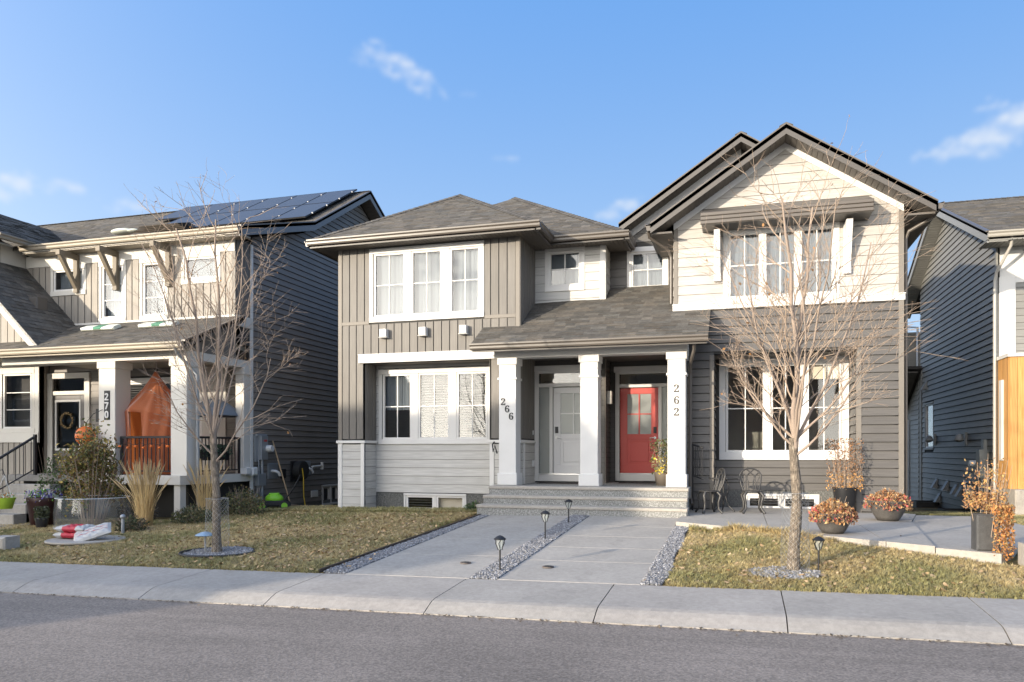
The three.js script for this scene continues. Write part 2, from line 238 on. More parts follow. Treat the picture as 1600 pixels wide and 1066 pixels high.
function capRow(p0, p1, w = 0.13) { // hip and ridge caps: folded tabs lapped along the line
  const a = new THREE.Vector3(...p0), b = new THREE.Vector3(...p1), L = a.distanceTo(b), T = b.clone().sub(a).normalize(), S = new THREE.Vector3(0, 1, 0).cross(T).normalize(), g = [];
  for (let s = 0; s < L; s += 0.15) { const q0 = a.clone().addScaledVector(T, s), q1 = a.clone().addScaledVector(T, Math.min(L, s + 0.2)), dn = 0.62 * w, f = (q, l, k) => [q.x + S.x * k * w, q.y + l - Math.abs(k) * dn * 0.75, q.z + S.z * k * w], v = 0.75 + 0.5 * RS();
    const G = polyGeo([[f(q0, 0.035, -1), f(q0, 0.035, 0), f(q1, 0.022, 0), f(q1, 0.022, -1)], [f(q0, 0.035, 0), f(q0, 0.035, 1), f(q1, 0.022, 1), f(q1, 0.022, 0)], [f(q0, 0.015, -1), f(q0, 0.015, 0), f(q0, 0.035, 0), f(q0, 0.035, -1)], [f(q0, 0.015, 0), f(q0, 0.015, 1), f(q0, 0.035, 1), f(q0, 0.035, 0)]]);
    G.setAttribute('color', new THREE.Float32BufferAttribute(Array(G.attributes.position.count).fill([v, v, v]).flat(), 3)); g.push(G); }
  return g;
}
function roofOf(parent, planes, caps = [], name = 'roof') { // planes: polygons; returns the deck with its shingles as child
  const deck = []; for (const p of planes) { const lowered = p.map(([x, y, z]) => [x, y - 0.09, z]); const fs = [[...p].map(([x, y, z]) => [x, y - 0.006, z]), lowered]; p.forEach((_, i) => { const j = (i + 1) % p.length; const up = (q) => [q[0], q[1] - 0.006, q[2]]; fs.push([up(p[i]), up(p[j]), lowered[j], lowered[i]]); });
    // triangulate through a shape for concave outlines
    const fr = planeFrame(p), sh = fr.v.map((v) => new THREE.Vector2(fr.A(v), fr.B(v))), tri = THREE.ShapeUtils.triangulateShape(sh, []); deck.push(polyGeo([...tri.map((t) => t.map((i) => fs[0][i])), ...tri.map((t) => t.map((i) => lowered[i]).reverse()), ...fs.slice(2)])); }
  const m = mk(name, deck, MT.deck, parent); stuff(mk('shingles', [...planes.map((p) => shingleRows(p)), ...caps.flatMap(([a, b]) => capRow(a, b))], MT.shingle, m)); return m;
}
const GUT = [[0, -0.13], [0.07, -0.13], [0.085, -0.10], [0.085, -0.06], [0.115, -0.03], [0.115, 0], [0.10, 0], [0.10, -0.025], [0, -0.025]];
const gutter = (parent, p0, p1, out, m = MT.gutter) => mk('gutter', prism(GUT, p0, p1, out), m, parent);
const fasciaBoard = (parent, p0, p1, out, h = 0.18, m = MT.fascia) => mk('fascia', prism([[-0.03, -h], [0, -h], [0, 0], [-0.03, 0]], p0, p1, out), m, parent);
function soffit(parent, x0, x1, z0, z1, y, along = 'x', m = MT.soffit) { const g = []; if (along === 'x') { const n = Math.max(1, Math.round(Math.abs(x1 - x0) / 0.1)), w = (x1 - x0) / n; for (let i = 0; i < n; i++) g.push(box(x0 + i * w + 0.006, x0 + (i + 1) * w - 0.006, y, y + 0.02, z0, z1)); } else { const n = Math.max(1, Math.round(Math.abs(z1 - z0) / 0.1)), w = (z1 - z0) / n; for (let i = 0; i < n; i++) g.push(box(x0, x1, y, y + 0.02, z0 + i * w + 0.006, z0 + (i + 1) * w - 0.006)); } g.push(box(x0, x1, y + 0.02, y + 0.035, z0, z1)); return mk('soffit', g, m, parent); }
function rake(parent, a, b, depthDir, { over = 0.5, h = 0.2, soff = true, m = MT.fascia, ms = MT.soffit, cap = true } = {}) { // sloping fascia from a to b (top edge, on the outer plane), soffit behind it for 'over' metres along depthDir
  const d = depthDir, n = Math.round(Math.hypot(b[0] - a[0], b[1] - a[1], b[2] - a[2]) / 0.12), q = (p, o, y) => [p[0] + d[0] * o, p[1] + y, p[2] + d[1] * o];
  const bar = (p, r, o0, o1, y0, y1) => polyGeo([[q(p, o0, y0), q(r, o0, y0), q(r, o0, y1), q(p, o0, y1)], [q(p, o1, y0), q(p, o1, y1), q(r, o1, y1), q(r, o1, y0)], [q(p, o0, y1), q(r, o0, y1), q(r, o1, y1), q(p, o1, y1)], [q(p, o0, y0), q(p, o1, y0), q(r, o1, y0), q(r, o0, y0)], [q(p, o0, y0), q(p, o0, y1), q(p, o1, y1), q(p, o1, y0)], [q(r, o0, y0), q(r, o1, y0), q(r, o1, y1), q(r, o0, y1)]]);
  mk('fascia', [bar(a, b, 0, 0.03, -h, -0.005)], m, parent);
  if (cap) mk('drip_edge', [bar(a, b, -0.025, 0.06, -0.012, 0.02)], MT.gutter, parent);
  if (soff) { const g = []; for (let i = 0; i < n; i++) { const s = (t) => [lerp(a[0], b[0], t), lerp(a[1], b[1], t), lerp(a[2], b[2], t)]; g.push(bar(s((i + 0.05) / n), s((i + 0.95) / n), 0.03, over, -h + 0.01, -h + 0.03)); } g.push(bar(a, b, 0.03, over, -h + 0.03, -h + 0.045)); mk('soffit', g, ms, parent); }
}

// ------------------------------------------------------------------ walls, siding, windows. Local frame of a wall: s along, y up, z outward
function wall(parent, name, pos, rot, outline, holes = [], thick = 0.16, m = MT.backing) {
  const s = new THREE.Shape(outline.map(([x, y]) => new THREE.Vector2(x, y))); for (const [a, b, c, d] of holes) { const h = new THREE.Path(); h.moveTo(a, c); h.lineTo(b, c); h.lineTo(b, d); h.lineTo(a, d); h.closePath(); s.holes.push(h); }
  const g = new THREE.ExtrudeGeometry(s, { depth: thick, bevelEnabled: false }); g.translate(0, 0, -thick); const w = mk(name, g, m, parent); w.position.set(...pos); w.rotation.y = rot; return w;
}
const minus = (list, a, b) => list.flatMap(([p, q]) => (b <= p || a >= q) ? [[p, q]] : [[p, Math.min(q, a)], [Math.max(p, b), q]].filter(([u, v]) => v - u > 0.02));
const SR = rng(99);
function lap(w, outline, holes, mats, e = 0.18, t = 0.018, gap = 0.007, name = 'siding_board') {
  const y0 = Math.min(...outline.map((p) => p[1])), y1 = Math.max(...outline.map((p) => p[1]));
  for (let y = y0; y < y1 - 0.02; y += e) { const top = Math.min(y + e - gap, y1), lo = scan(outline, y + 1e-3), hi = scan(outline, top - 1e-3); if (lo.length < 2) continue;
    const full = [lo[0], lo[lo.length - 1]]; let segs = [full]; for (const [a, b, c, d] of holes) if (Math.min(d, top) - Math.max(c, y) > 0.4 * (top - y)) segs = minus(segs, a, b);
    for (const [a, b] of segs) { const L = a === full[0] && hi.length > 1 ? Math.max(a, hi[0]) : a, R = b === full[1] && hi.length > 1 ? Math.min(b, hi[hi.length - 1]) : b, o = 0.0015 * SR();
      const P = (s, yy, z) => [s, yy, z], z1 = t + o, z2 = 0.005 + o; mk(name, polyGeo([[P(a, y, z1), P(b, y, z1), P(R, top, z2), P(L, top, z2)], [P(a, y, 0), P(b, y, 0), P(b, y, z1), P(a, y, z1)], [P(a, y, 0), P(a, y, z1), P(L, top, z2), P(L, top, 0)], [P(b, y, z1), P(b, y, 0), P(R, top, 0), P(R, top, z2)], [P(L, top, z2), P(R, top, z2), P(R, top, 0), P(L, top, 0)]]), mats[Math.floor(SR() * mats.length)], w); } }
}
function battens(w, x0, x1, y0, y1, holes, mats, wd = 0.2, name = 'siding_panel') { // upright panels with a raised seam
  const n = Math.max(1, Math.round((x1 - x0) / wd)), s = (x1 - x0) / n;
  for (let i = 0; i < n; i++) { const a = x0 + i * s, b = a + s; let segs = [[y0, y1]]; for (const [p, q, c, d] of holes) if (Math.min(q, b) - Math.max(p, a) > 0.5 * s) segs = minus(segs, c, d);
    for (const [c, d] of segs) mk(name, [cbox(a + 0.008, b - 0.008, c, d, 0, 0.012, 0.004), box(b - 0.03, b - 0.009, c, d, 0.012, 0.021)], mats[Math.floor(SR() * mats.length)], w); }
}
const trimBoard = (w, x0, x1, y0, y1, z = 0.03, m = MT.white, name = 'trim_board') => mk(name, cbox(x0, x1, y0, y1, 0, z, 0.004), m, w);
// window: outer casing rectangle, list of sashes, muntin grid; hangs in wall w
function windowIn(w, [x0, x1, y0, y1], sashes, grid, { casing = 0.09, head = 0.12, sill = 0.12, m = MT.white, sash = MT.white, back = 'sheer', depth = 0.03 } = {}) {
  const g = [cbox(x0, x1, y1 - head, y1, 0.0, depth + 0.012), cbox(x0, x1, y0, y0 + sill, 0, depth + 0.012), cbox(x0, x0 + casing, y0 + sill, y1 - head, 0, depth), cbox(x1 - casing, x1, y0 + sill, y1 - head, 0, depth)];
  const xs = sashes.flat(); for (let i = 1; i + 1 < xs.length; i += 2) g.push(cbox(xs[i], xs[i + 1], y0 + sill, y1 - head, 0, depth - 0.003));
  const win = mk('window', g, m, w);
  const a = y0 + sill, b = y1 - head, fw = 0.045;
  sashes.forEach(([p, q], si) => {
    p = Math.max(p, x0 + casing); q = Math.min(q, x1 - casing);
    mk('sash', [box(p, q, a, a + fw, -0.05, 0.012), box(p, q, b - fw, b, -0.05, 0.012), box(p, p + fw, a + fw, b - fw, -0.05, 0.012), box(q - fw, q, a + fw, b - fw, -0.05, 0.012)], sash, win);
    const [nx, ny] = Array.isArray(grid[0]) ? grid[si] : grid, P0 = p + fw, Q0 = q - fw, A0 = a + fw, B0 = b - fw;
    for (let i = 0; i < nx; i++) for (let j = 0; j < ny; j++) mk('pane', box(lerp(P0, Q0, i / nx) + (i ? 0.011 : 0), lerp(P0, Q0, (i + 1) / nx) - (i + 1 < nx ? 0.011 : 0), lerp(A0, B0, j / ny) + (j ? 0.011 : 0), lerp(A0, B0, (j + 1) / ny) - (j + 1 < ny ? 0.011 : 0), -0.022, -0.02), MT.glass, win);
    const bars = []; for (let i = 1; i < nx; i++) bars.push(box(lerp(P0, Q0, i / nx) - 0.011, lerp(P0, Q0, i / nx) + 0.011, A0, B0, -0.03, -0.004)); for (let j = 1; j < ny; j++) for (let i = 0; i < nx; i++) bars.push(box(lerp(P0, Q0, i / nx) + (i ? 0.011 : 0), lerp(P0, Q0, (i + 1) / nx) - (i + 1 < nx ? 0.011 : 0), lerp(A0, B0, j / ny) - 0.011, lerp(A0, B0, j / ny) + 0.011, -0.03, -0.004)); if (bars.length) mk('muntin', bars, sash, win);
    const kind = Array.isArray(back) ? back[si] : back;
    if (kind === 'sheer') { const f = [], n = 24; for (let i = 0; i < n; i++) { const u = (k) => lerp(p + 0.01, q - 0.01, k / n), z = (k) => -0.13 + 0.006 * Math.sin(k * 1.3 + si * 2 + 0.8 * Math.sin(k * 0.7)); f.push([[u(i), a, z(i)], [u(i + 1), a, z(i + 1)], [u(i + 1), b, z(i + 1)], [u(i), b, z(i)]]); } mk('curtain', polyGeo(f), MT.sheer, win); }
    else if (kind === 'half') { const f = [], n = 24; for (let i = 0; i < n; i++) { const u = (k) => lerp(p + 0.01, q - 0.01, k / n), z = (k) => -0.13 + 0.012 * Math.sin(k * 1.7); f.push([[u(i), lerp(a, b, 0.45), z(i)], [u(i + 1), lerp(a, b, 0.45), z(i + 1)], [u(i + 1), b, z(i + 1)], [u(i), b, z(i)]]); } mk('roller_shade', polyGeo(f), MT.sheer, win); }
    else if (kind === 'blind') { const s = []; for (let y = a + 0.03; y < b - 0.02; y += 0.062) s.push(polyGeo([[[p + 0.02, y, -0.12], [q - 0.02, y, -0.12], [q - 0.02, y + 0.02, -0.075], [p + 0.02, y + 0.02, -0.075]], [[p + 0.02, y + 0.002, -0.12], [p + 0.02, y + 0.022, -0.075], [q - 0.02, y + 0.022, -0.075], [q - 0.02, y + 0.002, -0.12]]])); mk('blind', s, MT.blind, win); }
    else if (kind === 'valance') mk('roller_shade', box(p + 0.01, q - 0.01, b - 0.34, b, -0.14, -0.13), mat([0.55, 0.5, 0.4], 0.9), win);
  });
  return win;
}
const font = { serif: await new FontLoader().loadAsync('fonts/droid/droid_serif_bold.typeface.json'), sans: await new FontLoader().loadAsync('fonts/droid/droid_sans_bold.typeface.json') };
const glyph = (t, size, f = font.serif, d = 0.012) => { const g = new TextGeometry(t, { font: f, size, depth: d, curveSegments: 5, bevelEnabled: false }); g.computeBoundingBox(); g.translate(-(g.boundingBox.max.x + g.boundingBox.min.x) / 2, 0, 0); return flat(g); };
function downspout(parent, pts, m = MT.gutter) { mk('downspout', tube(pts, 0.036, 8), m, parent); }

// ================================================================== the duplex
const HALF = Math.PI / 2;
{
  const house = thing('duplex_house', 'two storey taupe and cream duplex with white porch columns, a white and a red door', 'house');
  const R = [-8.55, -5.42], DB = 16.6, DR = 17.2, DD = 17.9, D2 = 18.6, DG = 17.0, DW = 17.9, BACK = 28.6;
  // --- bay of the left half
  const bw = wall(house, 'wall', [0, 0, -DB], 0, [[-9.22, 0.1], [R[0], 0.1], [R[0], 3.79], [R[1], 3.79], [R[1], 0.1], [-4.73, 0.1], [-4.73, 6.66], [-9.22, 6.66]], [[-8.30, -5.66, 4.87, 6.35]]);
  const uw = [-8.41, -5.56, 4.74, 6.47];
  battens(bw, -9.13, -4.82, 4.78, 6.66, [uw], MT.taupe);
  battens(bw, -9.13, R[0] - 0.02, 2.0, 4.70, [], MT.taupe); battens(bw, R[0] - 0.02, R[1] + 0.02, 3.99, 4.70, [], MT.taupe); battens(bw, R[1] + 0.02, -4.82, 2.0, 4.70, [], MT.taupe);
  trimBoard(bw, -9.13, -8.42, 4.70, 4.78, 0.026, MT.taupeTrim, 'band_board'); trimBoard(bw, -5.55, -4.82, 4.70, 4.78, 0.026, MT.taupeTrim, 'band_board');
  trimBoard(bw, -9.23, -9.13, 1.97, 6.66, 0.028, MT.taupeTrim, 'corner_board'); trimBoard(bw, -4.82, -4.72, 1.97, 6.66, 0.028, MT.taupeTrim, 'corner_board');
  mk('lintel', [cbox(R[0] - 0.13, R[1] + 0.15, 3.79, 3.98, -0.1, 0.06), cbox(R[0] - 0.14, R[1] + 0.16, 3.98, 4.0, -0.05, 0.075)], MT.white, bw);
  windowIn(bw, uw, [[-8.30, -7.50], [-7.34, -6.58], [-6.38, -5.66]], [2, 2], { back: 'sheer' });
  for (const [a, b] of [[-9.23, R[0] + 0.0], [R[1], -4.72]]) { lap(bw, [[a + 0.09, 0.28], [b - 0.06, 0.28], [b - 0.06, 1.9], [a + 0.09, 1.9]], [], MT.lapGrey, 0.178); trimBoard(bw, a - 0.004, a + 0.1, 0.26, 1.9, 0.034); trimBoard(bw, b - 0.085, b + 0.004, 0.26, 1.9, 0.034); mk('water_table', cbox(a - 0.04, b + 0.04, 1.9, 1.965, -0.02, 0.06), MT.white, bw); }
  // vents
  for (const x of [-7.98, -6.99, -6.0]) { const v = mk('vent_hood', [cbox(x - 0.11, x + 0.06, 4.38, 4.56, 0.0, 0.16, 0.01), box(x - 0.13, x + 0.08, 4.36, 4.37, 0, 0.17)], MT.white, bw); mk('flap', box(x - 0.1, x + 0.05, 4.368, 4.379, 0.02, 0.15), MT.backing, v); }
  // recess
  const rw = wall(house, 'wall', [0, 0, -DR], 0, [[R[0] - 0.05, 0.0], [R[1] + 0.05, 0.0], [R[1] + 0.05, 3.85], [R[0] - 0.05, 3.85]], [[-8.36, -5.7, 2.02, 3.55], [-7.72, -6.28, 0.33, 0.63]]);
  const lwn = [-8.47, -5.58, 1.88, 3.70];
  lap(rw, [[R[0], 0.72], [R[1], 0.72], [R[1], 3.79], [R[0], 3.79]], [lwn], MT.lapGrey, 0.2);
  windowIn(rw, lwn, [[-8.36, -7.60], [-7.42, -6.62], [-6.44, -5.68]], [2, 2], { back: ['half', 'blind', 'blind'] });
  mk('foundation', [box(R[0], -7.8, 0.0, 0.7, 0, 0.02), box(-6.2, R[1], 0.0, 0.7, 0, 0.02), box(-7.8, -6.2, 0.0, 0.26, 0, 0.02)], MT.found, rw);
  windowIn(rw, [-7.80, -6.20, 0.26, 0.70], [[-7.74, -7.02], [-6.96, -6.26]], [1, 1], { casing: 0.05, head: 0.05, sill: 0.05, back: ['blind', 'valance'] });
  mk('lining', [box(R[0] - 0.05, R[1] + 0.05, 3.79, 3.80, 0, 0.6)], MT.soffit, rw);
  const rl = wall(house, 'wall', [R[0], 0, 0], HALF, [[DB + 0.0, 0.1], [DR, 0.1], [DR, 3.79], [DB + 0.0, 3.79]], [], 0.1); battens(rl, DB + 0.02, DR, 1.97, 3.79, [], MT.taupe); lap(rl, [[DB + 0.04, 0.28], [DR, 0.28], [DR, 1.9], [DB + 0.04, 1.9]], [], MT.lapGrey, 0.178); mk('water_table', cbox(DB - 0.02, DR, 1.9, 1.965, 0, 0.05), MT.white, rl);
  const rr = wall(house, 'wall', [R[1], 0, 0], -HALF, [[-DR, 0.1], [-DB, 0.1], [-DB, 3.79], [-DR, 3.79]], [], 0.1); battens(rr, -DR, -DB - 0.02, 1.97, 3.79, [], MT.taupe); lap(rr, [[-DR, 0.28], [-DB - 0.04, 0.28], [-DB - 0.04, 1.9], [-DR, 1.9]], [], MT.lapGrey, 0.178);
  // bay return beside the porch, with the skirt
  const br = wall(house, 'wall', [-4.73, 0, 0], HALF, [[DB + 0.01, 0.1], [DD + 0.1, 0.1], [DD + 0.1, 6.66], [DB + 0.01, 6.66]]);
  battens(br, DB + 0.1, DD, 2.0, 6.66, [], MT.taupe, 0.2); trimBoard(br, DB - 0.02, DB + 0.09, 1.97, 6.66, 0.024, MT.taupeTrim, 'corner_board');
  lap(br, [[DB + 0.1, 0.97], [DD, 0.97], [DD, 1.9], [DB + 0.1, 1.9]], [], MT.lapGrey, 0.178); trimBoard(br, DB + 0.28, DB + 0.37, 0.97, 1.9); mk('water_table', cbox(DB, DD, 1.9, 1.965, 0, 0.05), MT.white, br);
  mk('outlet_box', cbox(17.62, 17.7, 1.35, 1.5, 0.016, 0.06), MT.pvc, br); mk('door_bell', cbox(17.64, 17.68, 2.1, 2.2, 0.02, 0.04), MT.pvc, br);
  wall(house, 'wall', [-9.22, 0, 0], -HALF, [[-BACK, -0.6], [-DB, -0.6], [-DB, 6.66], [-BACK, 6.66]], [], 0.16, MT.taupeLap[1]);
  // dormer wall over the white door
  const dw = wall(house, 'wall', [0, 0, -DD], 0, [[-4.75, 0.5], [-3.04, 0.5], [-3.04, 6.7], [-4.75, 6.7]], [[-4.36, -3.62, 5.62, 6.42], [-4.62, -3.2, 1.16, 3.57]]);
  lap(dw, [[-4.73, 5.1], [-3.14, 5.1], [-3.14, 6.7], [-4.73, 6.7]], [[-4.47, -3.51, 5.49, 6.54]], MT.lapGrey, 0.2);
  windowIn(dw, [-4.47, -3.51, 5.49, 6.54], [[-4.38, -3.60]], [2, 2], { casing: 0.1, back: 'sheer' });
  trimBoard(dw, -3.15, -3.03, 5.1, 6.7, 0.03);
  battens(dw, -4.73, -4.71, 2, 3.9, [], MT.taupe); lap(dw, [[-4.73, 3.72], [-3.05, 3.72], [-3.05, 4.0], [-4.73, 4.0]], [], MT.darkLap, 0.14); lap(dw, [[-3.16, 0.97], [-3.05, 0.97], [-3.05, 3.72], [-3.16, 3.72]], [], MT.darkLap, 0.12);
  const dr = wall(house, 'wall', [-3.04, 0, 0], HALF, [[DD - 0.0, 0.5], [D2 + 0.1, 0.5], [D2 + 0.1, 6.7], [DD - 0.0, 6.7]], [], 0.12);
  lap(dr, [[DD + 0.1, 5.1], [D2, 5.1], [D2, 6.7], [DD + 0.1, 6.7]], [], MT.lapGrey, 0.2); trimBoard(dr, DD - 0.03, DD + 0.1, 5.1, 6.7, 0.026); lap(dr, [[DD, 0.97], [D2, 0.97], [D2, 4.0], [DD, 4.0]], [], MT.darkLap, 0.12); trimBoard(dr, DD - 0.02, DD + 0.05, 0.97, 3.9, 0.022, MT.taupeTrim, 'corner_board');
  // wall over the red door, up into the rear gable
  const gy = (x) => 8.85 - 0.66 * Math.abs(x) - 0.2;
  const w2 = wall(house, 'wall', [0, 0, -D2], 0, [[-3.06, 0.5], [-1.3, 0.5], [-1.3, 4.4], [3.0, 4.4], [3.0, gy(3.0)], [0, gy(0)], [-2.73, gy(-2.73)], [-3.06, 6.7]], [[-2.52, -1.74, 5.62, 6.42], [-2.80, -1.58, 1.16, 3.57]]);
  const w2o = [[-3.04, 5.3], [0.8, 5.3], [0.8, 8.1], [0, gy(0)], [-2.7, gy(-2.7)], [-3.04, 6.72]];
  lap(w2, w2o, [[-2.62, -1.64, 5.49, 6.58]], MT.darkLap, 0.2);
  windowIn(w2, [-2.62, -1.64, 5.49, 6.58], [[-2.53, -1.73]], [2, 2], { casing: 0.1, back: 'sheer' });
  lap(w2, [[-3.0, 3.72], [-1.4, 3.72], [-1.4, 4.0], [-3.0, 4.0]], [], MT.darkLap, 0.14); lap(w2, [[-3.02, 0.97], [-2.92, 0.97], [-2.92, 3.72], [-3.02, 3.72]], [], MT.darkLap, 0.12); lap(w2, [[-1.5, 0.97], [-1.39, 0.97], [-1.39, 3.72], [-1.5, 3.72]], [], MT.darkLap, 0.12);
  // frieze under the rear gable's rake
  mk('frieze_board', polyGeo([[[-2.68, gy(-2.68) - 0.16, 0.045], [0, gy(0) - 0.16, 0.045], [0, gy(0) + 0.02, 0.045], [-2.68, gy(-2.68) + 0.02, 0.045]], [[-2.68, gy(-2.68) - 0.16, 0], [0, gy(0) - 0.16, 0], [0, gy(0) - 0.16, 0.045], [-2.68, gy(-2.68) - 0.16, 0.045]]]), MT.greyTrim, w2);
  // --- the gabled right half
  const fy = (x) => 8.27 - 0.66 * Math.abs(x - 0.87), GX = [-1.39, 3.10];
  const gw = wall(house, 'wall', [0, 0, -DG], 0, [[GX[0], 0.2], [-0.56, 0.2], [-0.56, 3.75], [2.24, 3.75], [2.24, 0.2], [GX[1], 0.2], [GX[1], fy(GX[1]) - 0.12], [0.87, 8.15], [GX[0], fy(GX[0]) - 0.12]], [[-0.22, 1.78, 4.95, 6.3]]);
  lap(gw, [[GX[0] + 0.08, 4.86], [GX[1] - 0.08, 4.86], [GX[1] - 0.08, fy(GX[1] - 0.08) - 0.14], [0.87, 8.13], [GX[0] + 0.08, fy(GX[0] + 0.08) - 0.14]], [[-0.36, 1.92, 4.81, 6.42]], MT.cream, 0.2);
  for (const [a, b] of [[GX[0], GX[0] + 0.09], [GX[1] - 0.09, GX[1] + 0.01]]) { trimBoard(gw, a, b, 4.86, 6.5, 0.026, MT.taupeTrim, 'corner_board'); trimBoard(gw, a, b, 0.45, 4.72, 0.026, MT.taupeTrim, 'corner_board'); }
  mk('band_board', [cbox(GX[0] - 0.02, GX[1] + 0.03, 4.72, 4.84, 0, 0.04), cbox(GX[0] - 0.03, GX[1] + 0.04, 4.84, 4.862, 0, 0.055)], MT.white, gw);
  lap(gw, [[GX[0] + 0.08, 0.5], [GX[1] - 0.09, 0.5], [GX[1] - 0.09, 4.72], [GX[0] + 0.08, 4.72]], [[-0.56, 2.24, 0, 3.75]], MT.darkLap, 0.175, 0.03, 0.016);
  trimBoard(gw, -0.64, -0.55, 0.45, 3.75, 0.03, MT.taupeTrim, 'corner_board'); trimBoard(gw, 2.23, 2.33, 0.45, 3.75, 0.03, MT.taupeTrim, 'corner_board');
  windowIn(gw, [-0.36, 1.92, 4.81, 6.42], [[-0.26, 0.40], [0.46, 1.10], [1.16, 1.82]], [2, 2], { back: 'sheer', casing: 0.1 });
  // frieze boards along the gable
  for (const s of [-1, 1]) { const a = 0.87, b = s < 0 ? -1.39 : 3.10, P = (x, o, z) => [x, fy(x) - 0.12 + o, z]; mk('frieze_board', polyGeo([[P(a, -0.2, 0.04), P(b, -0.2, 0.04), P(b, 0.02, 0.04), P(a, 0.02, 0.04)], [P(a, -0.2, 0), P(b, -0.2, 0), P(b, -0.2, 0.04), P(a, -0.2, 0.04)], [P(b, -0.2, 0), P(b, 0.02, 0), P(b, 0.02, 0.04), P(b, -0.2, 0.04)]].map((f) => s < 0 ? [...f].reverse() : f)), MT.white, gw); }
  // awning over the upper window
  { const aw = mk('awning', [polyGeo([[[-0.78, 6.36, 0.62], [2.45, 6.36, 0.62], [2.45, 6.62, 0.60], [-0.78, 6.62, 0.60]], [[-0.78, 6.62, 0.60], [2.45, 6.62, 0.60], [2.45, 6.86, 0], [-0.78, 6.86, 0]], [[-0.78, 6.36, 0], [2.45, 6.36, 0], [2.45, 6.36, 0.62], [-0.78, 6.36, 0.62]], [[-0.78, 6.36, 0], [-0.78, 6.36, 0.62], [-0.78, 6.62, 0.6], [-0.78, 6.86, 0]], [[2.45, 6.36, 0.62], [2.45, 6.36, 0], [2.45, 6.86, 0], [2.45, 6.62, 0.6]]])], MT.fascia, gw);
    for (let y = 6.37; y < 6.6; y += 0.082) mk('awning_slat', cbox(-0.8, 2.47, y, y + 0.074, 0.6, 0.645, 0.01), MT.gutter, aw);
    for (const x of [-0.48, 2.06]) mk('bracket', [cbox(x - 0.07, x + 0.07, 5.3, 6.3, 0, 0.1, 0.006), polyGeo([[[x - 0.06, 5.45, 0.1], [x + 0.06, 5.45, 0.1], [x + 0.06, 6.3, 0.45], [x - 0.06, 6.3, 0.45]], [[x - 0.06, 6.3, 0.1], [x - 0.06, 6.3, 0.45], [x + 0.06, 6.3, 0.45], [x + 0.06, 6.3, 0.1]], [[x - 0.06, 5.45, 0.1], [x - 0.06, 6.3, 0.45], [x - 0.06, 6.3, 0.1]], [[x + 0.06, 5.45, 0.1], [x + 0.06, 6.3, 0.1], [x + 0.06, 6.3, 0.45]]])], MT.white, aw); }
  // recessed ground floor window
  const lw = wall(house, 'wall', [0, 0, -DW], 0, [[-0.6, 0.2], [2.3, 0.2], [2.3, 3.8], [-0.6, 3.8]], [[-0.3, 2.05, 1.68, 3.65], [0.2, 1.5, 0.47, 0.72]]);
  const lwr = [-0.47, 2.21, 1.52, 3.82];
  lap(lw, [[-0.56, 0.86], [2.24, 0.86], [2.24, 1.52], [-0.56, 1.52]], [], MT.darkLap, 0.165, 0.03, 0.016);
  windowIn(lw, lwr, [[-0.32, 0.50], [0.62, 1.24], [1.36, 2.06]], [2, 2], { back: ['none', 'none', 'valance'], casing: 0.14, head: 0.2, sill: 0.17 });
  mk('foundation', [box(-0.56, 0.08, 0.2, 0.86, 0, 0.02), box(1.62, 2.24, 0.2, 0.86, 0, 0.02), box(0.08, 1.62, 0.78, 0.86, 0, 0.02)], MT.found, lw);
  windowIn(lw, [0.08, 1.62, 0.42, 0.78], [[0.14, 0.82], [0.88, 1.56]], [1, 1], { casing: 0.06, head: 0.06, sill: 0.04, back: 'blind' });
  mk('lining', box(-0.56, 2.24, 3.75, 3.77, 0, 0.9), MT.soffit, lw);
  const ll = wall(house, 'wall', [-0.56, 0, 0], HALF, [[DG, 0.2], [DW, 0.2], [DW, 3.75], [DG, 3.75]], [], 0.1); lap(ll, [[DG + 0.03, 0.5], [DW, 0.5], [DW, 3.75], [DG + 0.03, 3.75]], [], MT.darkLap, 0.175, 0.03, 0.016);
  const lr = wall(house, 'wall', [2.24, 0, 0], -HALF, [[-DW, 0.2], [-DG, 0.2], [-DG, 3.75], [-DW, 3.75]], [], 0.1); lap(lr, [[-DW, 0.5], [-DG - 0.03, 0.5], [-DG - 0.03, 3.75], [-DW, 3.75]], [], MT.darkLap, 0.175, 0.03, 0.016);
  const gl = wall(house, 'wall', [GX[0], 0, 0], -HALF, [[-D2 - 0.1, 0.2], [-DG, 0.2], [-DG, 6.4], [-D2 - 0.1, 6.4]], [], 0.14); lap(gl, [[-D2, 0.97], [-DG - 0.05, 0.97], [-DG - 0.05, 4.72], [-D2, 4.72]], [], MT.darkLap, 0.175); lap(gl, [[-D2, 4.86], [-DG - 0.05, 4.86], [-DG - 0.05, 6.4], [-D2, 6.4]], [], MT.cream, 0.2);
  wall(house, 'wall', [3.10, 0, 0], HALF, [[DG, -0.6], [BACK, -0.6], [BACK, 6.5], [DG, 6.5]], [], 0.16, MT.darkLap[1]);
  wall(house, 'wall', [0, 0, -BACK], Math.PI, [[-3.10, -1], [9.22, -1], [9.22, 6.6], [2.6, 6.9], [0, 8.6], [-3.10, 6.5]], [], 0.16, MT.darkLap[1]);
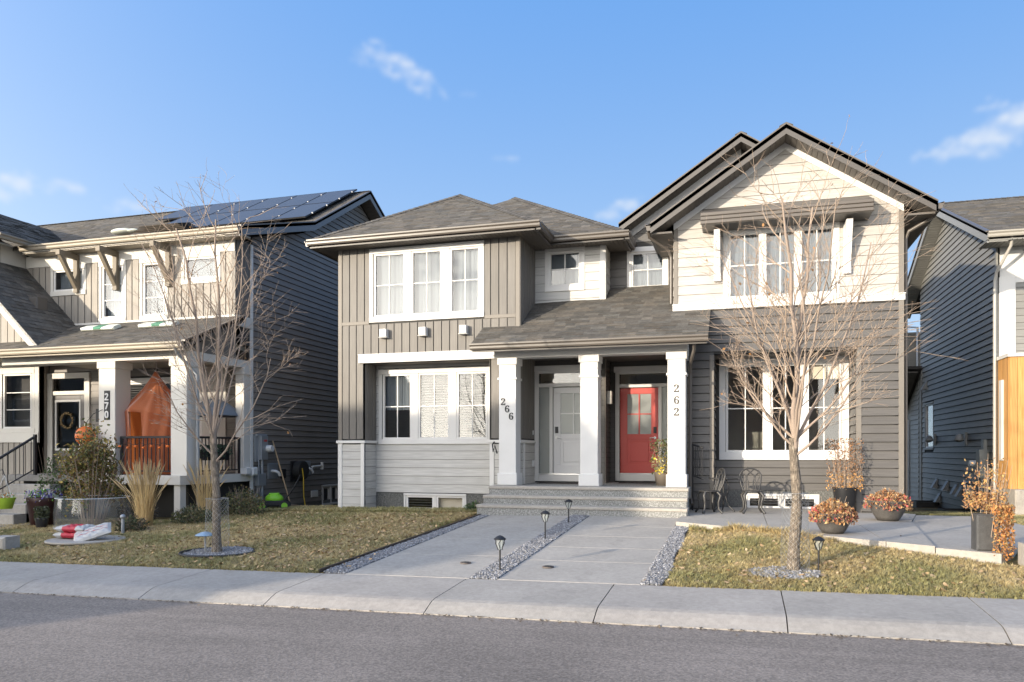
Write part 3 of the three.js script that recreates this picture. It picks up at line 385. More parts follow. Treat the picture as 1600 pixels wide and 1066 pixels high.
  // floors and a partition inside, so that the rooms behind the panes are closed
  mk('interior', [box(-9.05, 2.95, 0.75, 0.9, -28.4, -19.0), box(-9.05, -4.9, 0.75, 0.9, -19.0, -17.4), box(-0.5, 2.95, 0.75, 0.9, -19.0, -18.1), box(-9.05, -4.9, 3.86, 4.2, -28.4, -16.8), box(-4.9, 2.95, 4.02, 4.3, -28.4, -18.8), box(-1.2, 2.95, 4.02, 4.3, -18.8, -17.2), box(-9.05, 2.95, 0.9, 6.7, -23.2, -23.0), box(-3.1, -2.98, 0.9, 6.6, -23.0, -18.8), box(-9.05, 2.95, 6.66, 6.72, -28.4, -18.9), box(-9.05, -4.9, 6.66, 6.72, -18.9, -16.8), box(-1.2, 2.95, 6.56, 6.62, -18.9, -17.2)], MT.room, house);
  // --- doors
  const doorUnit = (w, fx0, fx1, sl, dx0, dx1, mDoor, handleSide, name) => {
    const y0 = 1.0, dB = 1.19, dT = 3.22, T = 3.6;
    const fr = mk('door_frame', [cbox(fx0, fx0 + 0.1, y0, T, -0.05, 0.05), cbox(fx1 - 0.1, fx1, y0, T, -0.05, 0.05), cbox(fx0 - 0.03, fx1 + 0.03, T, T + 0.14, -0.05, 0.07), cbox(fx0 + 0.1, fx1 - 0.1, 3.235, 3.32, -0.08, 0.03), cbox(fx0 + 0.1, fx1 - 0.1, y0, dB - 0.03, -0.05, 0.03), ...(sl ? [cbox(sl[1], sl[1] + 0.08, dB - 0.03, 3.235, -0.08, 0.03)] : []), box(fx0 + 0.1, fx1 - 0.1, 3.56, T, -0.06, 0.02)], MT.white, w);
    mk('threshold', box(fx0 + 0.1, fx1 - 0.1, dB - 0.03, dB - 0.005, -0.08, 0.045), MT.steel, fr);
    mk('transom', box(fx0 + 0.1, fx1 - 0.1, 3.32, 3.56, -0.03, -0.026), MT.glass, fr);
    if (sl) mk('sidelight', box(sl[0], sl[1], dB, 3.23, -0.03, -0.026), MT.frosted, fr);
    const d = mk(name, [cbox(dx0, dx1, dB, dB + 0.2, -0.07, -0.02), cbox(dx0, dx1, dT - 0.14, dT, -0.07, -0.02), cbox(dx0, dx0 + 0.17, dB + 0.2, dT - 0.14, -0.07, -0.02), cbox(dx1 - 0.17, dx1, dB + 0.2, dT - 0.14, -0.07, -0.02), cbox(dx0 + 0.17, dx1 - 0.17, 2.0, 2.12, -0.07, -0.02), box(dx0 + 0.17, dx1 - 0.17, dB + 0.2, 2.0, -0.065, -0.035), cbox(dx0 + 0.23, dx1 - 0.23, dB + 0.26, 1.94, -0.05, -0.024, 0.012)], mDoor, w);
    const p0 = dx0 + 0.17, p1 = dx1 - 0.17, ym = (2.12 + dT - 0.14) / 2, xm = (p0 + p1) / 2; mk('muntin', [box(xm - 0.014, xm + 0.014, 2.12, dT - 0.14, -0.06, -0.02), box(p0, xm - 0.014, ym - 0.014, ym + 0.014, -0.06, -0.02), box(xm + 0.014, p1, ym - 0.014, ym + 0.014, -0.06, -0.02)], mDoor, d);
    for (const [a, b] of [[p0, xm - 0.014], [xm + 0.014, p1]]) for (const [c, e] of [[2.12, ym - 0.014], [ym + 0.014, dT - 0.14]]) mk('pane', box(a, b, c, e, -0.045, -0.04), MT.frosted, d);
    const hx = handleSide < 0 ? dx0 + 0.08 : dx1 - 0.08, k = -handleSide; mk('handle', [move(cyl(0, 0, 0, 0.028, 0.028, 0.02).rotateX(HALF), hx, 2.03, -0.015), tube([[hx, 2.03, -0.01], [hx, 2.03, 0.04], [hx + k * 0.03, 2.03, 0.045], [hx + k * 0.12, 2.025, 0.04]], 0.011, 8)], MT.steel, d);
    mk('keypad', cbox(hx - 0.035, hx + 0.035, 2.14, 2.29, -0.02, 0.012), MT.iron, d);
  };
  doorUnit(dw, -4.72, -3.14, [-4.62, -4.36], -4.27, -3.3, MT.doorWhite, -1, 'door');
  doorUnit(w2, -2.9, -1.48, null, -2.79, -1.88, MT.red, 1, 'door');
  { const s = mk('sidelight', box(-1.80, -1.6, 1.19, 3.23, -0.03, -0.026), MT.frosted, w2); mk('sidelight_frame', cbox(-1.88, -1.80, 1.16, 3.23, -0.07, 0.03), MT.white, s); }
  // --- porch: slab, steps, columns, beam, ceiling, roof
  const porch = mk('porch_slab', [cbox(-5.16, -1.0, 0.74, 0.97, -18.5, -15.72, 0.02), box(-5.1, -1.04, 0.2, 0.75, -18.5, -15.9)], MT.exposed, house);
  mk('step', cbox(-5.18, -1.0, 0.2, 0.79, -15.9, -15.40, 0.02), MT.exposed, porch); mk('step', cbox(-5.22, -0.98, 0.2, 0.61, -15.6, -15.08, 0.02), MT.exposed, porch);
  for (const [a, b, y] of [[-5.165, -0.995, 0.955], [-5.185, -0.995, 0.775], [-5.225, -0.975, 0.595]]) mk('step_nosing', cbox(a, b, y - 0.045, y + 0.018, -[15.75, 15.45, 15.15][[0.955, 0.775, 0.595].indexOf(y)] - 0.24, -[15.70, 15.38, 15.06][[0.955, 0.775, 0.595].indexOf(y)], 0.012), MT.concrete, porch);
  for (const d of [[-4.5, -3.4], [-2.72, -1.9]]) mk('door_mat', box(d[0], d[1], 0.97, 0.985, -(d[0] < -3 ? 17.8 : 18.5), -(d[0] < -3 ? 17.2 : 17.9)), mat([0.05, 0.04, 0.035], 1, { map: TX.grit }), porch);
  for (const [x0, x1] of [[-5.09, -4.70], [-3.28, -2.90], [-1.45, -1.09]]) { const c = mk('column', [cbox(x0, x1, 0.97, 3.75, -16.58, -16.2, 0.008)], MT.white, house); mk('column_base', cbox(x0 - 0.03, x1 + 0.03, 0.97, 1.23, -16.61, -16.17, 0.012), MT.white, c); mk('column_band', [cbox(x0 - 0.025, x1 + 0.025, 3.27, 3.32, -16.6, -16.175), cbox(x0 - 0.03, x1 + 0.03, 3.6, 3.75, -16.61, -16.17, 0.01)], MT.white, c);
    if (x0 < -5) { '266'.split('').forEach((t, i) => mk('house_number', move(glyph(t, 0.15), x0 + 0.10 + i * 0.09, 2.72 - i * 0.16, -16.2), MT.iron, c)); }
    if (x0 > -2) { '262'.split('').forEach((t, i) => mk('house_number', move(glyph(t, 0.16), x0 + 0.18, 2.92 - i * 0.24, -16.2), mat([0.07, 0.062, 0.055], 0.4, { metalness: 0.3 }), c)); } }
  mk('porch_beam', [cbox(-5.2, -1.05, 3.75, 3.93, -16.58, -16.2, 0.006), box(-1.45, -1.07, 3.75, 3.93, -17.0, -16.58)], MT.greyTrim, house);
  mk('porch_ceiling', [box(-4.7, -1.4, 3.86, 3.9, -18.6, -16.58)], MT.soffit, house);
  { const lamp = mk('wall_lantern', [cbox(18.02, 18.16, 2.82, 3.12, 0.02, 0.14, 0.008)], mat([0.5, 0.47, 0.42], 0.5), dr); mk('lantern_glass', box(18.035, 18.145, 2.84, 3.08, 0.14, 0.143), MT.frosted, lamp); }
  const PE = -15.75, PY = 4.02, ps = 0.57, pr = (x, d) => [x, PY + (d - 15.75) * ps, -d];
  const proof = roofOf(house, [[pr(-5.58, 15.72), pr(-0.62, 15.72), pr(-0.62, 17.02), pr(-1.37, 17.02), pr(-1.37, 18.62), pr(-3.02, 18.62), pr(-3.02, 17.92), pr(-4.71, 17.92), pr(-4.71, 16.62), pr(-5.58, 16.62)]], [], 'porch_roof');
  fasciaBoard(proof, [-5.55, PY - 0.02, PE], [-0.65, PY - 0.02, PE], [0, 1], 0.16); gutter(proof, [-5.58, PY - 0.01, PE], [-0.62, PY - 0.01, PE], [0, 1]);
  soffit(proof, -5.55, -0.65, -16.2, PE, 3.90, 'x', mat([0.36, 0.33, 0.29], 0.6)); for (const x of [-5.56, -0.64]) rake(proof, pr(x, 15.75), pr(x, 16.6 + (x > -1 ? 0.4 : 0)), [x < -3 ? 1 : -1, 0], { soff: false, h: 0.14, cap: false });
  downspout(proof, [[-0.9, 3.9, -15.85], [-0.9, 3.75, -15.95], [-1.02, 3.5, -16.5], [-1.02, 3.3, -16.62], [-1.02, 0.75, -16.64], [-0.98, 0.6, -16.5]]);
  // --- main roofs
  const e = 6.66, k = 0.61, up = (x, y, d) => [x, y, -d], X0 = -9.74, X1 = -4.22, X2 = -2.5, DE = 16.1, DM = 17.4, xm = (X0 + X1) / 2, hB = (X1 - X0) / 2, yB = e + hB * k, xM = (X0 + X2) / 2, hM = (X2 - X0) / 2, yM = e + hM * k, DEND = 29;
  const A = up(X0, e, DE), B = up(X1, e, DE), P = up(xm, yB, DE + hB), Q = up(xm, yB, DM + (yB - e) / k), Rr = up(xM, yM, DM + hM), V = up(X1, e, DM), Wc = up(X2, e, DM), R2 = up(xM, yM, DEND - hM);
  const hip = roofOf(house, [[A, B, P], [B, V, Q, P], [V, Wc, Rr, Q], [up(X0, e, DEND), A, P, Q, Rr, R2], [Wc, up(X2, e, DEND), R2, Rr], [up(X2, e, DEND), up(X0, e, DEND), R2]], [[A, P], [B, P], [P, Q], [Rr, R2], [Wc, Rr]], 'hip_roof');
  const gut = (p, q, out) => { fasciaBoard(hip, [p[0], e - 0.02, p[2]], [q[0], e - 0.02, q[2]], out, 0.17); gutter(hip, [p[0], e - 0.01, p[2]], [q[0], e - 0.01, q[2]], out); };
  gut([X0, 0, -DE + 0.0], [X1 + 0.1, 0, -DE], [0, 1]); gut([X1, 0, -DM], [X2 + 0.1, 0, -DM], [0, 1]); gut([X1, 0, -DE], [X1, 0, -DM + 0.1], [1, 0]); gut([X2, 0, -DM], [X2, 0, -19.6], [1, 0]); gut([X0, 0, -28], [X0, 0, -DE], [-1, 0]);
  soffit(hip, X0, X1, -16.6, -DE, 6.5, 'x'); soffit(hip, -4.73, X1, -DM, -16.6, 6.5, 'z'); soffit(hip, -4.73, X2, -17.9, -DM, 6.5, 'x'); soffit(hip, -3.04, X2, -18.6, -17.9, 6.5, 'z'); soffit(hip, X0, -9.22, -28, -16.6, 6.5, 'z');
  mk('roof_vent', [cbox(-5.3, -4.98, 7.62, 7.84, -19.6, -19.3, 0.02)], MT.fascia, hip);
  // right half: rear gable and front gable share the right slope
  const y = (x) => 8.85 - 0.66 * Math.abs(x), yl = (x) => 8.276 - 0.66 * (0.87 - x), up2 = (x, d, f = y) => [x, f(x), -d], RD = 16.45, RB = 18.1;
  const gr = roofOf(house, [[up2(0.87, RD), up2(3.6, RD), up2(3.6, 29), up2(0, 29), up2(0, RB), up2(0.87, RB)], [up2(-2.75, RB), up2(0, RB), up2(0, 29), up2(-2.75, 29)], [up2(-1.83, RD, yl), up2(0.87, RD, yl), up2(0.87, 18.62, yl), up2(-1.83, 18.62, yl)]], [[up2(0, RB), up2(0, 29)], [up2(0.87, RD), up2(0.87, 18.1)]], 'gable_roof');
  rake(gr, up2(-1.83, RD, yl), up2(0.87, RD, yl), [0, -1], { over: 0.55, h: 0.2 }); rake(gr, up2(0.87, RD), up2(3.6, RD), [0, -1], { over: 0.55, h: 0.2 });
  rake(gr, up2(-2.75, RB), up2(0, RB), [0, -1], { over: 0.5, h: 0.2 }); rake(gr, up2(0, RB), up2(0.87, RB), [0, -1], { over: 0.5, h: 0.2 });
  gutter(gr, [3.6, y(3.6) - 0.01, -RD - 0.02], [3.6, y(3.6) - 0.01, -28.9], [1, 0]); fasciaBoard(gr, [3.6, y(3.6) - 0.02, -RD], [3.6, y(3.6) - 0.02, -29], [1, 0], 0.17); soffit(gr, 3.1, 3.58, -29, -RD - 0.1, y(3.6) - 0.2, 'z');
  gutter(gr, [-1.83, yl(-1.83) - 0.01, -RD - 0.02], [-1.83, yl(-1.83) - 0.01, -18.5], [-1, 0]); soffit(gr, -1.81, -1.39, -18.6, -RD - 0.1, yl(-1.83) - 0.2, 'z');
  downspout(gr, [[-1.88, 6.4, -16.6], [-1.88, 6.28, -16.7], [-1.5, 6.05, -17.0], [-1.45, 5.9, -17.08], [-1.45, 4.9, -17.08]]);
  downspout(gr, [[3.66, 6.42, -16.75], [3.62, 6.3, -16.85], [3.2, 6.08, -17.0], [3.16, 5.95, -17.1], [3.16, 0.6, -17.1]]);
  mk('roof_vent', cbox(-0.9, -0.6, 8.2, 8.5, -19.6, -19.3, 0.02), MT.fascia, gr);
}

// ================================================================== neighbours
{ // the house with the solar roof
  const house = thing('porch_house', 'beige two storey house with solar panelled roof, bracketed eaves and a decorated front porch', 'house');
  const beige = tones([0.35, 0.315, 0.27], 0.65, { map: TX.upright }, 3, 0.05), lapB = tones([0.225, 0.20, 0.175], 0.55, { map: TX.siding }, 3, 0.05), cream = mat([0.66, 0.63, 0.57], 0.6, { map: TX.paint }), eav = mat([0.30, 0.255, 0.19], 0.5, { map: TX.paint }), blueTrim = mat([0.16, 0.17, 0.18], 0.5, { map: TX.paint });
  const X = -11.6, DF = 15.9, DS = 16.54, BK = 27.4;
  // front wall, upper floor
  const fw = wall(house, 'wall', [0, 0, -DF], 0, [[-18.05, 4.3], [X, 4.3], [X, 6.85], [-18.05, 6.85]], [[-17.0, -16.2, 5.9, 6.35], [-15.5, -14.9, 5.1, 6.3], [-14.25, -13.65, 5.1, 6.3], [-13.0, -12.15, 5.95, 6.4]]);
  const w1 = [-17.17, -16.03, 5.72, 6.5], w2 = [-15.63, -14.78, 4.95, 6.5], w3 = [-14.37, -13.52, 4.95, 6.5], w4 = [-13.13, -12.0, 5.78, 6.54];
  battens(fw, -17.98, X - 0.05, 4.98, 6.55, [w1, w2, w3, w4], beige, 0.21);
  mk('frieze_board', cbox(-17.98, X, 6.5, 6.8, 0, 0.035), cream, fw); mk('band_board', cbox(-16.9, X + 0.02, 4.72, 4.98, 0, 0.05), cream, fw); trimBoard(fw, X - 0.08, X + 0.02, 4.98, 6.5, 0.03, MT.taupeTrim, 'corner_board');
  windowIn(fw, w1, [[-17.07, -16.13]], [1, 1], { m: cream }); windowIn(fw, w2, [[-15.52, -14.89]], [1, 3], { m: cream }); windowIn(fw, w3, [[-14.26, -13.63]], [1, 3], { m: cream }); windowIn(fw, w4, [[-13.03, -12.1]], [1, 1], { m: cream });
  const fr = wall(house, 'wall', [X, 0, 0], HALF, [[DF, 4.3], [DS + 0.05, 4.3], [DS + 0.05, 6.85], [DF, 6.85]], [], 0.1); battens(fr, DF + 0.02, DS - 0.08, 4.98, 6.8, [], MT.taupe, 0.2); mk('band_board', cbox(DF, DS, 4.72, 4.98, 0, 0.045), cream, fr);
  // side wall of lap boards up into the gable
  const ry = (d) => d < 18.8 ? 6.97 + (d - 15.5) * 0.31 : d < 22.1 ? 7.99 + (d - 18.8) * 0.575 : 9.89 - (d - 22.1) * 0.5, so = [[DS, -0.6], [BK, -0.6], [BK, ry(BK) - 0.3], [22.1, ry(22.1) - 0.32], [18.8, ry(18.8) - 0.3], [DS, ry(DS) - 0.28]];
  const sw = wall(house, 'wall', [X, 0, 0], HALF, so, [[19.95, 20.75, 0.2, 0.66]]);
  lap(sw, so.map(([s, yy]) => [s, Math.max(yy, 0.30)]), [[19.85, 20.85, 0.0, 0.75]], lapB, 0.152, 0.026, 0.014);
  trimBoard(sw, DS - 0.08, DS + 0.02, 0.6, 6.8, 0.035, MT.white, 'corner_board');
  mk('foundation', box(DS, BK, -0.5, 0.30, 0, 0.02), MT.found, sw);
  windowIn(sw, [19.85, 20.85, 0.14, 0.74], [[19.93, 20.33], [20.4, 20.77]], [1, 1], { casing: 0.06, head: 0.06, sill: 0.06, back: 'none' });
  // services on the side wall
  { const mb = mk('meter_box', [cbox(16.72, 17.0, 1.5, 2.1, 0.02, 0.16), cbox(16.62, 17.05, 2.08, 2.14, 0.02, 0.1), cbox(16.6, 16.74, 1.45, 2.1, 0.02, 0.06)], MT.galv, sw); mk('meter_dial', [move(cyl(0, 0, 0, 0.09, 0.08, 0.14).rotateX(HALF), 16.98, 1.78, 0.16)], MT.pvc, mb); mk('seal_label', box(16.82, 16.95, 1.95, 2.0, 0.16, 0.163), MT.red, mb); mk('conduit', [tube([[16.85, 1.5, 0.08], [16.85, 0.2, 0.08]], 0.04, 8), tube([[16.75, 1.5, 0.06], [16.7, 1.0, 0.1], [16.8, 0.4, 0.08]], 0.015, 6)], MT.galv, mb);
    mk('junction_box', [cbox(16.62, 16.95, 0.85, 1.15, 0.02, 0.14), box(16.66, 16.7, 0.2, 0.85, 0.05, 0.09), box(16.82, 16.86, 0.2, 0.85, 0.05, 0.09)], MT.galv, sw);
    for (const [s, yy] of [[17.4, 1.2], [19.0, 1.24]]) { const v = mk('vent_plate', cbox(s - 0.22, s + 0.22, yy - 0.2, yy + 0.2, 0.018, 0.035), MT.galv, sw); mk('vent_pipe', tube([[s - 0.05, yy, 0.03], [s - 0.05, yy, 0.14], [s, yy - 0.04, 0.2], [s + 0.04, yy - 0.12, 0.21]], 0.04, 10), MT.pvc, v); }
    mk('vent_pipe', [tube([[19.1, 1.28, 0.16], [19.6, 1.3, 0.16]], 0.03, 8), tube([[19.62, 1.2, 0.16], [19.62, 1.4, 0.16]], 0.045, 8)], MT.pvc, sw);
    mk('hose_bib_box', cbox(17.75, 17.9, 1.0, 1.25, 0.02, 0.1), MT.iron, sw); mk('wall_vent', [cbox(19.25, 19.6, 0.42, 0.6, 0.02, 0.05)], MT.pvc, sw); mk('dryer_vents', [cbox(16.06, 16.22, 1.16, 1.3, 0.02, 0.2), cbox(16.28, 16.5, 1.12, 1.32, 0.02, 0.22, 0.03)], MT.pvc, sw); }
  wall(house, 'wall', [0, 0, -BK], Math.PI, [[11.6, -0.6], [30, -0.6], [30, 7.2], [11.6, 7.2]], [], 0.16, lapB[1]); wall(house, 'wall', [-30, 0, 0], -HALF, [[-BK, -0.6], [-DF, -0.6], [-DF, 7], [-BK, 7]], [], 0.16, lapB[1]);
  // ground floor front behind the porch
  const gf = wall(house, 'wall', [0, 0, -16.9], 0, [[-30, -0.2], [X, -0.2], [X, 4.4], [-30, 4.4]], [[-18.2, -17.1, 1.25, 3.7], [-15.9, -13.4, 1.9, 3.5]]);
  lap(gf, [[-18.3, 1.0], [X, 1.0], [X, 4.2], [-18.3, 4.2]], [[-18.35, -16.9, 1.0, 3.85], [-16.05, -13.3, 1.75, 3.65]], lapB, 0.18); trimBoard(gf, -13.3, -12.6, 1.2, 3.9, 0.03, cream);
  windowIn(gf, [-16.05, -13.3, 1.75, 3.65], [[-15.95, -14.72], [-14.64, -13.4]], [1, 2], { back: ['blind', 'sheer'] });
  { const d = mk('door_frame', [cbox(-18.35, -18.18, 1.15, 3.7, 0, 0.05), cbox(-17.08, -16.90, 1.15, 3.7, 0, 0.05), cbox(-18.35, -16.90, 3.7, 3.85, 0, 0.06), cbox(-18.18, -17.08, 3.25, 3.36, 0, 0.04)], cream, gf); mk('transom', box(-18.18, -17.08, 3.36, 3.7, -0.02, -0.015), MT.glass, d); const sl = mk('door', [cbox(-18.16, -17.10, 1.17, 1.75, -0.06, 0.0), cbox(-18.16, -18.10, 1.75, 3.24, -0.06, 0), cbox(-17.26, -17.10, 1.75, 3.24, -0.06, 0), cbox(-18.10, -17.26, 3.1, 3.24, -0.06, 0)], mat([0.09, 0.08, 0.075], 0.4), gf); mk('pane', box(-18.10, -17.26, 1.75, 3.1, -0.04, -0.035), MT.glass, sl); mk('pane_trim', [cbox(-18.12, -17.24, 3.06, 3.12, -0.02, 0.012), cbox(-18.12, -17.24, 1.73, 1.79, -0.02, 0.012), cbox(-18.12, -18.07, 1.79, 3.06, -0.02, 0.012), cbox(-17.29, -17.24, 1.79, 3.06, -0.02, 0.012)], MT.white, sl);
    const wr = []; const r5 = rng(5); for (let i = 0; i < 160; i++) { const a = r5() * 6.28, q = 0.2 + 0.05 * (r5() - 0.5); wr.push(sph(-17.68 + q * Math.cos(a), 2.55 + q * Math.sin(a), 0.02 + 0.03 * r5(), 0.022, 1, 1, 0.6, 5)); } mk('wreath', wr, mat([0.16, 0.11, 0.05], 0.9), sl); }
  mk('mailbox', [cbox(-16.6, -16.4, 2.5, 2.85, 0.02, 0.14)], MT.iron, gf);
  // left bay with the tall window
  const lb = wall(house, 'wall', [0, 0, -16.6], 0, [[-24, -0.2], [-18.35, -0.2], [-18.35, 4.3], [-24, 4.3]], [[-19.5, -18.65, 2.4, 3.8]]); battens(lb, -22, -18.42, 0.3, 1.95, [], beige, 0.2); mk('band_board', cbox(-22, -18.33, 1.95, 2.22, 0, 0.05), cream, lb); trimBoard(lb, -22, -19.72, 2.22, 4.2, 0.03, cream); trimBoard(lb, -18.48, -18.33, 2.22, 4.2, 0.03, cream); trimBoard(lb, -19.72, -18.48, 3.96, 4.2, 0.028, cream);
  windowIn(lb, [-19.72, -18.48, 2.22, 3.96], [[-19.6, -18.6]], [1, 3], { m: cream, back: 'none' });
  wall(house, 'wall', [-18.35, 0, 0], HALF, [[16.6, 0], [17.0, 0], [17.0, 4.2], [16.6, 4.2]], [], 0.1, beige[0]);
  mk('interior', [box(-29.8, -11.8, 4.2, 4.3, -27.2, -16.1), box(-29.8, -11.8, 1.0, 1.12, -27.2, -17), box(-29.8, -11.8, 1.0, 6.8, -21, -20.9), box(-22, -16.8, 4.19, 4.3, -16.1, -15.6)], MT.room, house);
  // porch
  const fl = mk('porch_floor', [cbox(-16.6, X, 1.02, 1.16, -16.9, -14.0, 0.01)], mat([0.36, 0.34, 0.31], 0.8, { map: TX.concrete }), house);
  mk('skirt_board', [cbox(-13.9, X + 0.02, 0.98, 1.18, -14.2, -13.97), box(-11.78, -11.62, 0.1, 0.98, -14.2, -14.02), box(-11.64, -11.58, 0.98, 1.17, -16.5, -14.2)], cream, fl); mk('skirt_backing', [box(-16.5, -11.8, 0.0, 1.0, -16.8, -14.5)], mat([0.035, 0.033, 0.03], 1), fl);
  for (const [x0, x1, d] of [[-13.98, -13.52, 14.2], [-12.02, -11.60, 14.2], [-11.82, -11.58, 16.2]]) { const c = mk('column', cbox(x0, x1, 1.16, 3.75, -d - (x1 - x0), -d, 0.008), cream, house); mk('column_band', cbox(x0 - 0.03, x1 + 0.03, 3.58, 3.74, -d - (x1 - x0) - 0.03, -d + 0.03, 0.01), cream, c);
    if (x0 < -13) { const p = mk('number_plate', cbox(-13.82, -13.66, 2.42, 3.08, -d, -d + 0.014), MT.iron, c); '270'.split('').forEach((t, i) => mk('house_number', move(glyph(t, 0.16, font.sans), -13.74, 2.86 - i * 0.2, -d + 0.014), MT.white, p)); } }
  mk('porch_beam', [cbox(-16.8, X + 0.02, 3.74, 3.92, -14.55, -14.18), box(X - 0.2, X + 0.015, 3.74, 3.92, -16.5, -14.56)], cream, house); mk('porch_ceiling', box(-16.6, X - 0.2, 3.9, 3.94, -16.9, -14.5), eav, house);
  const pr = (x, d, r = 0) => [x, 4.06 + (d - 13.8) * 0.42, -d];
  const proof = roofOf(house, [[pr(-17.1, 13.8), pr(-11.35, 13.8), pr(-11.35, 15.92), pr(-17.1, 15.92)]], [], 'porch_roof'); gutter(proof, [-17.1, 4.04, -13.8], [-11.35, 4.04, -13.8], [0, 1], eav); fasciaBoard(proof, [-17.1, 4.03, -13.8], [-11.35, 4.03, -13.8], [0, 1], 0.16, eav); rake(proof, pr(-11.35, 13.8), pr(-11.35, 15.9), [-1, 0], { over: 0.3, h: 0.16, m: MT.fascia }); soffit(proof, -17.1, -11.4, -14.2, -13.8, 3.9, 'x', eav);
  mk('gable_panel', polyGeo([[[X + 0.01, 3.92, -14.2], [X + 0.01, 3.92, -15.9], [X + 0.01, 4.82, -15.9]]]), MT.taupe[1], proof);
  downspout(proof, [[-11.55, 3.95, -13.75], [-11.55, 3.8, -13.85], [-11.5, 3.4, -14.4], [-11.5, 0.4, -14.45]], MT.galv);
  // left cross gable roof over the tall-window bay
  const lg = (x, d) => [x, 4.12 + (-15.5 - x) * 0.95, -d];
  const lr = roofOf(house, [[lg(-15.5, 14.0), lg(-15.5, 15.92), lg(-19.3, 15.92), lg(-19.3, 14.0)]], [], 'bay_roof'); rake(lr, lg(-15.5, 14.0), lg(-19.3, 14.0), [0, -1], { over: 0.4, h: 0.24, m: cream, ms: cream, cap: false });
  mk('gable_panel', polyGeo([[[-19.3, 4.06, -14.42], [-15.75, 4.06, -14.42], [-19.3, 7.43, -14.42]]]), beige[1], lr); for (let x = -19.2; x < -16.3; x += 0.21) mk('siding_panel', cbox(x + 0.008, x + 0.202, 4.06, 4.12 + (-15.5 - x - 0.2) * 0.95 - 0.22, -14.42, -14.405, 0.004), beige[Math.floor(SR() * 3)], lr); mk('roof_vent', cbox(-16.95, -16.65, 5.2, 5.52, -15.3, -15.0, 0.02), MT.fascia, lr);
  // main roof
  const up = (x, d) => [x, ry(d) + 0.0, -d], XR = -11.18;
  const roof = roofOf(house, [[up(-30, 15.5), up(XR, 15.5), up(XR, 18.8), up(-30, 18.8)], [up(-30, 18.8), up(XR, 18.8), up(XR, 22.1), up(-30, 22.1)], [up(-30, 22.1), up(XR, 22.1), up(XR, 28), up(-30, 28)]], [[up(-30, 22.1), up(XR, 22.1)]]);
  for (const [a, b] of [[15.5, 18.8], [18.8, 22.1], [22.1, 27.9]]) rake(roof, up(XR, a), up(XR, b), [-1, 0], { over: 0.42, h: 0.24, m: blueTrim, ms: MT.soffit });
  gutter(roof, [-17.7, 6.95, -15.5], [XR, 6.95, -15.5], [0, 1], eav); fasciaBoard(roof, [-17.7, 6.94, -15.5], [XR, 6.94, -15.5], [0, 1], 0.16, cream); soffit(roof, -17.7, XR, -15.9, -15.5, 6.76, 'x', eav);
  // projecting upper gable at the far left
  const cg = (x) => 7.1 + (-17.55 - x) * 0.42; const cross = roofOf(house, [[[-17.45, cg(-17.45), -14.6], [-17.45, cg(-17.45), -15.9], [-19.67, cg(-19.67), -18.85], [-23, cg(-23), -21.3], [-23, cg(-23), -14.6]]], [], 'cross_roof'); gutter(cross, [-17.45, cg(-17.45), -14.6], [-17.45, cg(-17.45), -15.6], [1, 0], eav); rake(cross, [-17.45, cg(-17.45), -14.6], [-23, cg(-23), -14.6], [0, -1], { over: 0.45, h: 0.26, m: cream, ms: eav, cap: false });
  const cw = wall(house, 'wall', [0, 0, -15.05], 0, [[-23, 4.4], [-18.0, 4.4], [-18.0, 7.1], [-23, 9.2]], [], 0.1, beige[1]); battens(cw, -20, -18.0, 4.6, 6.55, [], beige, 0.21); mk('frieze_board', cbox(-20, -17.98, 6.55, 6.95, 0, 0.04), cream, cw); const cr = wall(house, 'wall', [-18.0, 0, 0], HALF, [[15.05, 4.4], [16, 4.4], [16, 7], [15.05, 7]], [], 0.1, cream); battens(cr, 15.1, 15.9, 4.6, 6.5, [], beige, 0.21);
  // eave brackets
  for (const x of [-16.28, -15.05, -13.46]) mk('eave_bracket', [box(x - 0.06, x + 0.06, 5.75, 6.72, -15.9, -15.78), box(x - 0.06, x + 0.06, 6.6, 6.73, -15.78, -15.25), polyGeo([[[x - 0.05, 5.85, -15.78], [x + 0.05, 5.85, -15.78], [x + 0.05, 6.6, -15.28], [x - 0.05, 6.6, -15.28]], [[x - 0.05, 6.0, -15.78], [x - 0.05, 6.6, -15.4], [x + 0.05, 6.6, -15.4], [x + 0.05, 6.0, -15.78]], [[x - 0.05, 5.85, -15.78], [x - 0.05, 6.6, -15.28], [x - 0.05, 6.6, -15.4], [x - 0.05, 6.0, -15.78]], [[x + 0.05, 5.85, -15.78], [x + 0.05, 6.0, -15.78], [x + 0.05, 6.6, -15.4], [x + 0.05, 6.6, -15.28]]])], mat([0.17, 0.14, 0.10], 0.6), house);
  // solar panels, each a module on the roof slope
  const sn = new THREE.Vector3(0, 1, 0.575).normalize();
  const cell = mat([0.045, 0.048, 0.055], 0.38);
